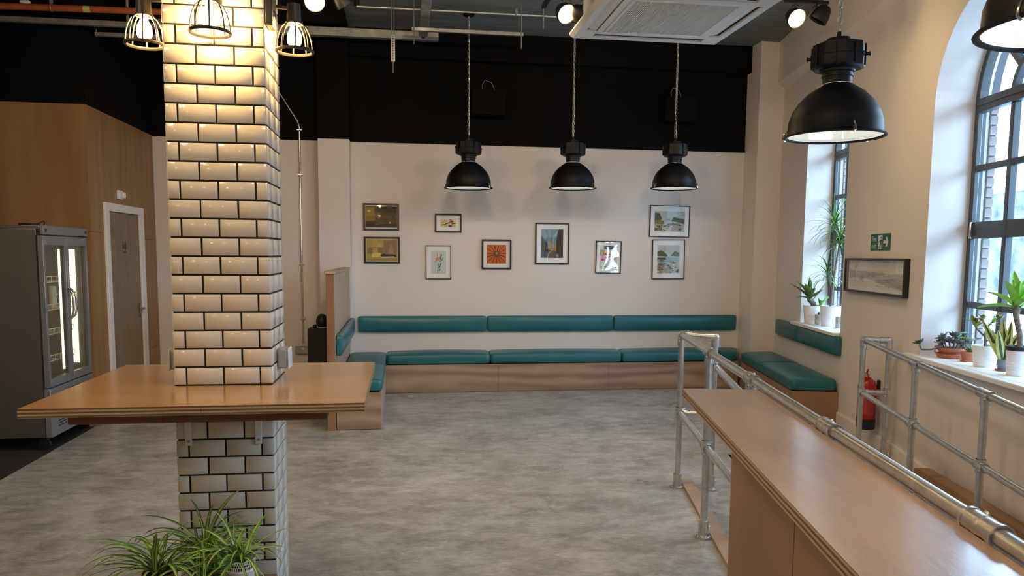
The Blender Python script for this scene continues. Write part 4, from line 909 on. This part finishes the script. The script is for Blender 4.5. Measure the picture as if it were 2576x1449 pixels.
ra = rail_set('counter_railing', 'galvanised pipe railing with looped end running beside the counter', -2.15, -1.885, None)
ysA = [0, -.98, -1.94, -2.93, -3.84, -4.8]
for k, y in enumerate(ysA): post(ra, 0, y, 0, RT)
rail(ra, (0, -.0, RT), (0, -5.3, RT)); rail(ra, (0, 0, RM), (0, -5.3, RM))
dx = .226
post(ra, dx, -.04, 0, RT-.01); rail(ra, (0, 0, RT), (dx, -.04, RT-.01)); rail(ra, (0, 0, RM), (dx, -.04, RM))
fit(ra, (0, 0, RT), [(0, 0, -1), (1, -.17, 0), (0, -1, 0)], .07, 'corner_elbow'); fit(ra, (dx, -.04, RT-.01), [(0, 0, -1), (-1, .17, 0)], .07, 'corner_elbow')
fit(ra, (0, 0, RM), [(0, 0, .8), (0, 0, -.8), (1, -.17, 0), (0, -1, 0)], .05); fit(ra, (dx, -.04, RM), [(0, 0, .8), (0, 0, -.8), (-1, .17, 0)], .05)
for y in ysA[1:]:
    fit(ra, (0, y, RT), [(0, 1, 0), (0, -1, 0)]+([(0, 0, -1)]), .06, 'tee_fitting'); fit(ra, (0, y, RM), [(0, 1, 0), (0, -1, 0), (0, 0, .8), (0, 0, -.8)], .05)
z1_, z2_ = .885, .885-.067*4.0
rail(ra, (dx, -.04, z1_), (dx, -4.04, z2_)); rail(ra, (dx, -.04, RM), (dx, -4.04, RM-.25)); fit(ra, (dx, -.04, z1_), [(0, 0, 1), (0, 0, -1), (0, -1, -.067)], .05)
for y in (-1.0, -2.0, -3.0, -3.95): post(ra, dx, y, 0, z1_-.067*(-y)+.003); fit(ra, (dx, y, z1_+.067*(y+.04)), [(0, 1, .067), (0, -1, -.067), (0, 0, -1)], .055, 'tee_fitting')

rs = -1.27; rw = rail_set('ramp_railing', 'galvanised pipe railing with looped end beside the fire extinguisher', rs, -.29, None)
zt, zm = .985, .556
def zr(y): return RZ(rs+y)
post(rw, 0, 0, zr(0), zt); post(rw, .19, -.03, zr(-.03), zt)
rail(rw, (0, 0, zt), (.19, -.03, zt)); rail(rw, (0, 0, zm), (.19, -.03, zm))
fit(rw, (0, 0, zt), [(0, 0, -1), (1, -.15, 0), (0, -1, -.06)], .07, 'corner_elbow'); fit(rw, (.19, -.03, zt), [(0, 0, -1), (-1, .15, 0)], .07, 'corner_elbow')
fit(rw, (0, 0, zm), [(0, 0, .8), (0, 0, -.8), (1, -.15, 0), (0, -1, -.06)], .05); fit(rw, (.19, -.03, zm), [(0, 0, .8), (0, 0, -.8), (-1, .15, 0)], .05)
ye_ = -5.4; rail(rw, (0, 0, zt), (0, ye_, zt+.067*ye_)); rail(rw, (0, 0, zm), (0, ye_, zm+.063*ye_))
for y in (-.91, -1.78, -2.68, -3.6, -4.5):
    post(rw, 0, y, zr(y), zt+.067*y); fit(rw, (0, y, zt+.067*y), [(0, 1, .067), (0, -1, -.067), (0, 0, -1)], .06, 'tee_fitting'); fit(rw, (0, y, zm+.063*y), [(0, 1, .063), (0, -1, -.063), (0, 0, .8), (0, 0, -.8)], .05)
o = thing('ramp_board', 'brown wooden board box standing on the ramp against the window wall', 'board', S(-1.88, -.022), -DL)
mb = MB(); q = [(0, -.06), (0, .095), (-.02, .113), (-.06, .116), (-3.0, .09), (-3.0, -.26)]
mb.add([(-.10, y, z) for y, z in q]+[(-.001, y, z) for y, z in q], [tuple(range(6)), tuple(range(6, 12))[::-1]]+[(i, 6+i, 6+(i+1) % 6, (i+1) % 6) for i in range(6)]); mb.build('board', 'ply_panel', o, 0)
MB().bbox(-.14, -.101, -2.6, -.62, -.16, -.01, .003).build('ledge', 'kick_pine', o)

# ================================================================== SIGN, EXTINGUISHER
o = thing('fire_exit_sign', 'green and white fire exit sign with arrow on the window wall', 'sign', S(-.785, -.001, 1.776), -DL-PI/2)
W_, H_ = .40, .142
MB().bbox(-W_/2, W_/2, -.004, 0, -H_/2, H_/2, .001).build('board', 'sign_green', o, 0)
def flat(poly, nm, mat, par, y=-.0045):
    mb = MB(); n_ = len(poly); mb.add([(x, y, z) for x, z in poly]+[(x, y+.0004, z) for x, z in poly], [tuple(range(n_)), tuple(range(n_, 2*n_))[::-1]]+[(i, n_+i, n_+(i+1) % n_, (i+1) % n_) for i in range(n_)]); return mb.build(nm, mat, par, 0)
for body, z in (('Fire', .027), ('exit', -.033)):
    me = text_mesh(body, .062, 1.05); me.materials.append(MATS['sign_white']); inst(me, o, (-.128, -.0046, z), (PI/2, 0, 0), (1, 1, 1), 'lettering')
flat([(-.038, -.058), (.042, -.058), (.042, .058), (-.038, .058)], 'door_pictogram', 'sign_white', o)
mb_parts = [[(.000, .018), (.030, .022), (.030, -.012), (.006, -.016)], [(.004, -.012), (.020, -.012), (-.012, -.054), (-.030, -.05), (-.028, -.042), (-.014, -.042)], [(.016, -.01), (.030, -.012), (.034, -.055), (.022, -.055)], [(.002, .018), (.008, .006), (-.022, -.006), (-.026, .002)], [(.028, .02), (.03, .01), (.048, .002), (.05, .01)], circ(.018, .036, .011, 12)]
for q in mb_parts: flat(q, 'running_figure', 'sign_green', o, -.0050)
flat([(.065, -.012), (.125, -.012), (.108, -.040), (.132, -.040), (.165, 0), (.132, .040), (.108, .040), (.125, .012), (.065, .012)], 'arrow', 'sign_white', o)
ex = thing('fire_extinguisher', 'red fire extinguisher with black base hung on the window wall', 'extinguisher', S(-.93, -.105, .185), -DL)
MB().lathe([(.001, .0), (.07, .0), (.076, .006), (.077, .085), (.0755, .09)], n=28).build('base', 'plastic_black', ex)
MB().lathe([(.074, .09), (.0745, .36), (.071, .385), (.060, .41), (.042, .425), (.028, .43), (.026, .445), (.001, .446)], n=28).build('cylinder', 'red_paint', ex)
mb = MB().lathe([(.0752, .13), (.0752, .35)], n=28); mb.f = [f_ for i, f_ in enumerate(mb.f) if 12 <= i <= 22]; mb.m = [0]*len(mb.f); mb.build('paper_label', 'label_red', ex)
mb = MB().cyl((0, 0, .4462), (0, 0, .475), .018, n=14); mb.cyl((-.03, 0, .46), (-.012, 0, .46), .01, n=10); mb.lathe([(.014, 0), (.016, .004), (.001, .005)], (-.02, -.02, .462), 12); mb.build('valve', 'chrome', ex)
mb = MB().tube([(-.005, .01, .474), (-.02, -.03, .495), (-.03, -.075, .52)], .008, 8); mb.tube([(-.005, .01, .47), (-.02, -.05, .472), (-.03, -.085, .462)], .007, 8); mb.build('handle_lever', 'red_paint', ex)
MB().tube([(-.028, -.03, .475), (-.036, -.035, .49), (-.036, -.05, .488), (-.03, -.052, .472)], .002, 6).build('safety_pin', 'chrome', ex)
MB().tube([(-.01, .018, .462), (-.01, .05, .47), (-.01, .085, .43), (-.01, .098, .36), (-.01, .092, .25), (-.01, .086, .16)], .012, 8).build('hose', 'rubber_black', ex)
mb = MB().bbox(.083, .104, -.015, .015, .34, .42, .003); mb.tube([(.083, 0, .40), (.077, 0, .40)], .006, 6); mb.build('wall_bracket', 'plastic_black', ex)

# ================================================================== PLANTS
def pot(o, r, hh, mat, taper=.78, rings=False, soil=True, wall=.005):
    pr = [(.001, 0), (r*taper, 0), (r*taper+.002, .003)]
    if rings:
        for k in range(4): zz = hh*(.18+.09*k); rr_ = r*(taper+(1-taper)*zz/hh); pr += [(rr_, zz), (rr_+.002, zz+hh*.02), (rr_, zz+hh*.04)]
    pr += [(r, hh-.002), (r-.001, hh), (r-wall, hh), (r-wall-.001, hh*.9)]
    b_ = MB().lathe(pr, n=28).build('pot', mat, o)
    if soil: MB().lathe([(r-wall-.001, hh*.9), (.001, hh*.92)], n=28).build('soil', 'soil', o)
    return b_
def leaf_obj(o, mats, **k):
    mb = MB(); mb.blade(**k); return mb.build('leaf', mats, o, 60)
RG = random.Random(3)
SZ = SILL+.0205
def on_sill(s, n): return S(s, n, SZ)
def agave(o, z, n, L, wd, mats, lift0=1.45, spread=1.3, droop=.7, stripe=False):
    for k in range(n):
        t_ = k/n; az = k*2.39996; lift = lift0-spread*(1-t_)*.95
        leaf_obj(o, mats, base=(0, 0, z+.02*t_), az=az, L=L*(.75+.35*math.sin(PI*min(1, t_+.25))), wd=wd, lift=lift, droop=droop*(1-t_*.7)*RG.uniform(.4, 1.3), n=7, fold=.22, tip=.03, stripe=stripe, thick=.003)
# -- small window sill
o = thing('potted_agave', 'spiky green agave leaning in a white ribbed pot on the small sill', 'plant', on_sill(1.12, .085)); pot(o, .105, .20, 'ceramic_white', .82, True)
MB().tube([(.02, .02, .17), (0, 0, .22), (-.05, -.01, .26), (-.07, -.02, .30)], [.03, .032, .03, .02], 10).build('stem', 'bark', o)
for k in range(13):
    az = PI-DL+(k/12-.5)*3.6; leaf_obj(o, ['leaf_green'], base=(-.06, -.02, .27), az=az, L=RG.uniform(.20, .29)*(1 if az > 2.2 else .62), wd=.055, lift=RG.uniform(.25, 1.35), droop=RG.uniform(-.3, .6), fold=.25, tip=.03, thick=.002)
leaf_obj(o, ['leaf_bronze'], base=(.0, .0, .26), az=-.3, L=.26, wd=.05, lift=.9, droop=-.2)
for k in range(9): leaf_obj(o, ['leaf_lime'], base=(.055, -.055, .19), az=-1.4+(k/8-.5)*2.6, L=RG.uniform(.10, .16), wd=.032, lift=RG.uniform(.5, 1.3), droop=.5)
o = thing('potted_succulent', 'tiny pink tipped succulent in a patterned grey pot between white pots', 'plant', on_sill(.975, .10)); pot(o, .038, .11, 'pot_pattern', .9)
for k in range(9): leaf_obj(o, ['leaf_plum' if k % 2 else 'sign_white'], base=(0, 0, .10), az=k*2.4, L=.05, wd=.016, lift=RG.uniform(.5, 1.4), droop=.3, n=4)
o = thing('potted_dracaena', 'tall dragon tree with drooping leaf tufts in a white ribbed pot', 'plant', on_sill(.80, .165)); pot(o, .11, .215, 'ceramic_white', .82, True)
canes = [[(0, 0, .19), (.01, 0, .5), (.0, .01, .85), (.0, .0, 1.08)], [(.01, .02, .19), (-.01, .02, .4), (-.03, .05, .58)], [(-.015, -.01, .19), (.0, -.03, .5), (.03, -.07, .92)]]
for c in canes: MB().tube(c, .012, 8).build('cane', 'bark', o)
for (hx, hy, hz), nl, L in (((.0, 0, 1.08), 46, .36), ((-.03, .05, .57), 40, .28), ((.03, -.07, .92), 46, .34)):
    mb = MB()
    for k in range(nl):
        up_ = k/nl; mb.blade(base=(hx, hy, hz-.10+.12*up_), az=k*2.4, L=L*RG.uniform(.7, 1.1), wd=.013, lift=.1+1.35*up_, droop=RG.uniform(1.2, 2.6)*(1.1-.6*up_), n=8, fold=.15, tip=.08, mi=k % 3)
    mb.build('leaf_tuft', ['leaf_green', 'leaf_dark', 'leaf_lime'], o, 60)['kind'] = 'stuff'
o = thing('small_cup', 'small grey cup half hidden at the near end of the small sill', 'cup', on_sill(.52, .16)); pot(o, .04, .12, 'pot_pattern', .85)
MB().lathe([(.001, 0), (.055, 0), (.06, .008), (.052, .004), (.037, .0045)], (0, 0, -.0), 24).build('saucer', 'ceramic_white', o)
# -- long window sill
def rosette(o, c, r, mats, n=16, lean=(0, 0)):
    mb = MB()
    for k in range(n):
        t_ = k/n; az = k*2.39996; L = r*(1-.6*t_)
        b0 = len(mb.v); mb.blade(base=c, az=az, L=L, wd=r*.50*(1-.45*t_), lift=.25+1.0*t_, droop=-.5, n=4, fold=.28, tip=.12, mi=k % len(mats), thick=.003)
    if lean != (0, 0):
        R_ = Matrix.Rotation(lean[0], 3, 'X') @ Matrix.Rotation(lean[1], 3, 'Y'); C = Vector(c); mb.v = [tuple(C+R_ @ (Vector(v)-C)) for v in mb.v]
    mb.build('rosette', mats, o, 60)
o = thing('succulent_bowl', 'low terracotta bowl of dusky rosette succulents on a saucer', 'plant', on_sill(-1.745, .165))
MB().lathe([(.001, 0), (.092, 0), (.108, .03), (.105, .032), (.09, .008), (.001, .008)], n=32).build('saucer', 'terracotta', o)
MB().lathe([(.001, .009), (.078, .009), (.086, .05), (.094, .052), (.096, .075), (.09, .076), (.086, .068), (.001, .069)], n=32).build('bowl', 'terracotta', o)
MB().lathe([(.085, .069), (.001, .072)], n=28).build('soil', 'soil', o)
MB().tube([(-.10, .02, .02), (-.115, .035, .045), (-.108, .04, .085), (-.09, .03, .07)], .006, 8).build('bowl_handle', 'terracotta', o)
MB().tube([(-.07, .04, .07), (-.11, .09, .05), (-.145, .14, .045), (-.150, .155, .075), (-.145, .16, .095)], .006, 8).build('trailing_stem', 'bark', o)
rosette(o, (-.145, .16, .09), .055, ['leaf_sage', 'leaf_dark', 'leaf_plum'], 18, (-.3, -.3))
for x, y, z, r_, lx, ly in ((-.06, .02, .14, .06, 0, -.6), (.02, .0, .16, .06, .1, 0), (.05, .03, .145, .055, -.3, .3), (-.05, .06, .11, .05, -.3, -.4), (.0, .04, .12, .055, 0, -.3), (.05, .05, .10, .045, -.3, .2), (-.04, -.02, .12, .055, .2, -.5), (.03, -.03, .13, .06, .3, 0), (.06, -.06, .12, .05, .5, .2), (-.01, -.07, .115, .05, .6, -.2), (-.08, .0, .095, .045, 0, -.9)):
    MB().tube([(x*.6, y*.6, .07), (x, y, z)], .005, 6).build('stem', 'bark', o); rosette(o, (x, y, z), r_, ['leaf_sage', 'leaf_plum', 'leaf_sage'], 16, (lx, ly))
o = thing('potted_succulent', 'small green succulent in a little terracotta pot and saucer', 'plant', on_sill(-1.95, .172))
MB().lathe([(.001, 0), (.042, 0), (.052, .012), (.049, .013), (.041, .005), (.001, .005)], n=24).build('saucer', 'terracotta', o)
MB().lathe([(.001, .006), (.033, .006), (.041, .05), (.045, .051), (.046, .072), (.041, .072), (.039, .06), (.001, .062)], n=24).build('pot', 'terracotta', o)
for k in range(7): leaf_obj(o, ['leaf_green' if k % 3 else 'leaf_lime'], base=(.01, -.01, .064), az=k*2.4, L=.05, wd=.03, lift=RG.uniform(.4, 1.2), droop=.1, n=5, tip=.3)
for k, (x, y, z) in enumerate(((-.02, .01, .16), (.0, .03, .19), (.02, -.01, .15))):
    MB().tube([(0, 0, .06), (x*.5, y*.5, z*.6), (x, y, z)], .0035, 6).build('stem', 'bark', o)
    for q in range(6): leaf_obj(o, ['leaf_sage' if k else 'leaf_lime'], base=(x, y, z), az=q*1.1+k, L=.05, wd=.024, lift=.3, droop=.3, n=4, tip=.25)
o = thing('potted_jade', 'bonsai like jade plant with bronze leaves in a white pot', 'plant', on_sill(-2.195, .159)); pot(o, .084, .145, 'ceramic_white', .78, True)
tr = [[(0, 0, .12), (.0, .01, .20), (-.01, .0, .26)], [(-.0, .005, .2), (-.03, .05, .25), (-.04, .085, .30)], [(-.01, 0, .25), (.0, -.03, .30), (.02, -.07, .33)], [(-.01, 0, .26), (-.02, .02, .32)], [(.0, .01, .17), (.02, -.04, .20), (.03, -.06, .215)]]
for k, c in enumerate(tr): MB().tube(c, [.012, .009, .006][:len(c)] if k == 0 else [.006]*len(c), 8).build('branch', 'bark', o)
for (x, y, z), nl in (((-.04, .085, .30), 14), ((.02, -.07, .335), 14), ((-.02, .02, .32), 12), ((-.03, .055, .28), 10), ((.01, -.04, .30), 8)):
    mb = MB()
    for k in range(nl): mb.blade(base=(x+RG.uniform(-.015, .015), y+RG.uniform(-.02, .02), z+RG.uniform(-.015, .02)), az=k*2.4, L=RG.uniform(.03, .05), wd=.026, lift=RG.uniform(-.2, 1.2), droop=.2, n=4, fold=.15, tip=.35, mi=k % 3)
    mb.build('leaf_cluster', ['leaf_bronze', 'leaf_lime', 'leaf_bronze'], o, 60)
o = thing('potted_snake_plant', 'snake plant with yellow edged leaves in a small grey pot', 'plant', on_sill(-2.385, .175))
MB().lathe([(.001, 0), (.042, 0), (.05, .010), (.047, .011), (.04, .005), (.001, .005)], n=24).build('saucer', 'terracotta', o)
MB().lathe([(.001, .006), (.031, .006), (.038, .072), (.034, .073), (.032, .062), (.001, .064)], n=24).build('pot', 'pot_grey', o)
for k in range(9):
    mb = MB(); bx, by = RG.uniform(-.012, .012), RG.uniform(-.012, .012)
    mb.blade(base=(bx, by, .063), az=-2.3+RG.uniform(-.5, .5), L=RG.uniform(.20, .31), wd=.052, lift=1.5+RG.uniform(-.15, .12), droop=.1, n=8, fold=.12, tip=.03, stripe=True)
    R_ = Matrix.Rotation((k-4)*.115, 3, Vector((-.67, -.74, 0))); C = Vector((bx, by, .063)); mb.v = [tuple(C+R_ @ (Vector(v)-C)) for v in mb.v]
    mb.m = [1-x for x in mb.m]; mb.build('leaf', ['leaf_dark', 'leaf_yellow'], o, 60)
o = thing('potted_tree_agave', 'bright green agave on a bare trunk in a tall white pot', 'plant', on_sill(-2.585, .15)); pot(o, .072, .183, 'ceramic_white', .8, True, soil=False); 
MB().lathe([(.0725, .160), (.0738, .162), (.0745, .180), (.073, .186), (.066, .186), (.064, .17)], n=28).build('pot_liner', 'plastic_black', o); MB().lathe([(.065, .172), (.001, .176)], n=24).build('gravel', 'pot_pattern', o)
MB().tube([(.0, -.01, .17), (.0, .0, .26), (-.005, .02, .33), (-.01, .03, .38), (-.01, .03, .43)], [.017, .016, .016, .018, .024], 12).build('trunk', 'bark', o)
for k in range(8): leaf_obj(o, ['leaf_green' if k % 2 else 'bark'], base=(-.01, .03, .40+.004*k), az=k*2.4, L=.05, wd=.02, lift=.2, droop=-.3, n=3)
for k, (az, L, li, dr_) in enumerate(((1.7, .24, .55, .35), (2.6, .22, .2, .5), (.6, .24, .9, .1), (3.4, .22, 1.0, .1), (-1.2, .24, .9, .2), (-.3, .2, .4, .5), (4.3, .22, .5, .5), (1.2, .25, 1.25, .05), (-2.2, .2, 1.1, .1), (5.4, .2, 1.3, 0), (2.1, .18, 1.4, 0))): leaf_obj(o, ['leaf_lime'], base=(-.01, .03, .425), az=az, L=L, wd=.062, lift=li, droop=dr_, n=8, fold=.25, tip=.02, thick=.004)
# -- spider plants by the column
st = thing('plant_stand', 'low wooden stand holding the spider plants below the column table', 'stand', (-.76, 2.93, 0))
MB().bbox(-.25, .25, -.17, .20, .325, .345, .004).build('top', 'ply_bench', st)
for x in (-.22, .22):
    for y in (-.14, .17): MB().bbox(x-.018, x+.018, y-.018, y+.018, 0, .3245, .003).build('leg', 'ply_bench', st)
def spider(name, lab, x, y, z, n, L, seed, top):
    rg = random.Random(seed); o = thing(name, lab, 'plant', (x, y, .3455), 0, None)
    for k in range(n):
        li = rg.uniform(.25, 1.45); leaf_obj(o, ['leaf_green', 'leaf_cream'] if rg.random() < .75 else ['leaf_lime', 'leaf_green'], base=(rg.uniform(-.02, .02), rg.uniform(-.02, .02), top), az=rg.uniform(0, 2*PI), L=L*rg.uniform(.6, 1.1), wd=rg.uniform(.010, .016), lift=li, droop=rg.uniform(.8, 2.3)*(.5+.5*li), n=9, fold=.18, tip=.05, stripe=True, twist=rg.uniform(-.6, .6))
    return o
o = spider('spider_plant', 'spider plant in a white lace edged pot beside the column', -.598, 2.86, 0, 36, .23, 31, .165)
mb = MB(); n_ = 40; r0, r1, hz = .042, .054, .150; zo = .035
mb.lathe([(.001, 0), (r0, 0), (r0+.008, .10+zo), (r0+.0105, .103+zo), (r0+.0085, .106+zo)], n=n_)
mb.build('pot', 'ceramic_white', o)
lace = MB()
for k in range(n_):
    th0, th1 = 2*PI*k/n_, 2*PI*(k+1)/n_; e0, e1 = [.141+.008*abs(math.sin(th*5)) for th in (th0, th1)]
    def P(th, z): r_ = r0+.0085+.0045*(z-.106)/.04; return (r_*math.cos(th), r_*math.sin(th), z+zo)
    for a_, c in ((.106, .110), (.1215, .1245), (.133, .1355)): lace.add([P(th0, a_), P(th1, a_), P(th1, c), P(th0, c)], [(0, 1, 2, 3)])
    lace.add([P(th0, e0-.005), P(th1, e1-.005), P(th1, e1), P(th0, e0)], [(0, 1, 2, 3)])
    w2 = (th1-th0)*.22
    for tm_, a_, c in ((th0, .110, .1215), ((th0+th1)/2, .1245, .133), (th0, .1355, .143)): lace.add([P(tm_-w2, a_), P(tm_+w2, a_), P(tm_+w2, c), P(tm_-w2, c)], [(0, 1, 2, 3)])
lace.build('lace_rim', 'ceramic_white', o); MB().lathe([(.046, .145), (.001, .16)], n=20).build('soil', 'soil', o)
o = spider('spider_plant', 'wide arching spider plant in a terracotta pot left of the column foot', -.895, 2.90, 0, 56, .33, 32, .115); pot(o, .062, .125, 'terracotta', .75)
o = spider('spider_plant', 'tall leaved spider plant in the middle of the pot group', -.765, 3.03, 0, 60, .34, 33, .115); pot(o, .058, .12, 'plastic_black', .75)
o = spider('spider_plant', 'short spider plant in a brown pot at the front of the group', -.735, 2.85, 0, 34, .20, 34, .095); pot(o, .055, .105, 'terracotta', .75)

# ================================================================== STREET OUTSIDE
GZ = -.55
def wthing(nm, lab, cat, s, n, z=GZ, rz=0): return thing(nm, lab, cat, S(s, n, z), -DL+rz)
struct('street_pavement', MB().add([S(-30, .55, GZ), S(60, .55, GZ), S(60, 40, GZ), S(-30, 40, GZ)], [(0, 1, 2, 3)]), 'pavement', 'pale pavement and road outside the windows', smooth=0)
o = wthing('garden_wall', 'mottled grey stone and ivy wall across the street', 'wall', 12, 9)
MB().box(0, .4, -26, 26, 0, 3.9).build('stone_face', 'stone_wall', o, 0); MB().box(-.04, .44, -26, 26, 3.9, 4.05).build('coping', 'render_white', o, 0)
o = wthing('pale_building', 'pale rendered building far along the street', 'building', 34, 8)
mb = MB().box(-3, 6, -4, 4, 0, 9); mb.build('wall_block', 'render_white', o, 0)
for y in (-2.4, 0, 2.4):
    for z in (1.2, 4.0, 6.6): MB().box(-3.03, -2.99, y-.5, y+.5, z, z+1.5).build('window_opening', 'frame_grey', o, 0)
sc = wthing('parked_scooter', 'teal scooter parked on the pavement outside the long window', 'scooter', 5.0, 4.2, rz=.5)
for y in (-.55, .62):
    MB().tube([(0, y+.21*math.cos(2*PI*k/24), .24+.21*math.sin(2*PI*k/24)) for k in range(24)], .05, 8, True).build('tyre', 'rubber_black', sc); MB().cyl((-.04, y, .24), (.04, y, .24), .15, n=20).build('hub', 'chrome', sc)
mb = MB(); prof = [(-.85, .42), (-.75, .62), (-.35, .70), (-.1, .62), (.0, .38), (.28, .34), (.42, .55), (.50, .92), (.56, .95), (.55, .6), (.44, .26), (.0, .22), (-.4, .24), (-.75, .34)]
n_ = len(prof); mb.add([(-.15, y, z) for y, z in prof]+[(.15, y, z) for y, z in prof], [tuple(range(n_)), tuple(range(n_, 2*n_))[::-1]]+[(i, n_+i, n_+(i+1) % n_, (i+1) % n_) for i in range(n_)]); mb.build('body_shell', 'scooter_teal', sc, 30)
MB().bbox(-.13, .13, -.72, -.12, .70, .80, .03).build('saddle', 'rubber_black', sc); mb = MB().tube([(-.32, .42, 1.06), (-.12, .50, 1.0), (.12, .50, 1.0), (.32, .42, 1.06)], .016, 8); mb.tube([(0, .5, 1.0), (0, .54, .9)], .03, 8); mb.build('handlebar', 'plastic_black', sc)
MB().lathe([(.001, 0), (.05, .005), (.06, .03), (.001, .035)], (.0, .56, .96), 16).build('headlamp', 'chrome', sc); MB().tube([(.12, .1, .25), (.2, .12, .02)], .012, 6).build('kick_stand', 'steel_dull', sc)
for s_, n_, lab, mt in ((9.5, 6.2, 'pale blue grey car parked across the street nearer the windows', 'can_blue'), (16, 6.2, 'white car parked further along the street', 'plastic_white')):
    o = wthing('parked_car', lab, 'car', s_, n_)
    pf = [(-2.1, .35), (-2.1, .75), (-1.9, .9), (-1.15, 1.0), (-.6, 1.42), (.7, 1.45), (1.35, 1.05), (2.0, .92), (2.1, .6), (2.1, .35)]; m_ = len(pf)
    mb = MB(); mb.add([(-.85, y, z) for y, z in pf]+[(.85, y, z) for y, z in pf], [tuple(range(m_)), tuple(range(m_, 2*m_))[::-1]]+[(i, m_+i, m_+(i+1) % m_, (i+1) % m_) for i in range(m_)]); mb.build('car_body', mt, o, 30)
    for q in ([(-1.0, 1.02), (-.55, 1.37), (0, 1.38), (0, 1.02)], [(.06, 1.02), (.06, 1.38), (.66, 1.4), (1.2, 1.05)]):
        for x in (-.856, .852): mb = MB(); mb.add([(x, y, z) for y, z in q]+[(x+.004, y, z) for y, z in q], [(0, 1, 2, 3), (7, 6, 5, 4), (0, 4, 5, 1), (1, 5, 6, 2), (2, 6, 7, 3), (3, 7, 4, 0)]); mb.build('side_window', 'frame_grey', o, 0)
    for y in (-1.3, 1.3):
        for x in (-.88, .7): MB().cyl((x, y, .33), (x+.18, y, .33), .33, n=24).build('wheel', 'rubber_black', o)
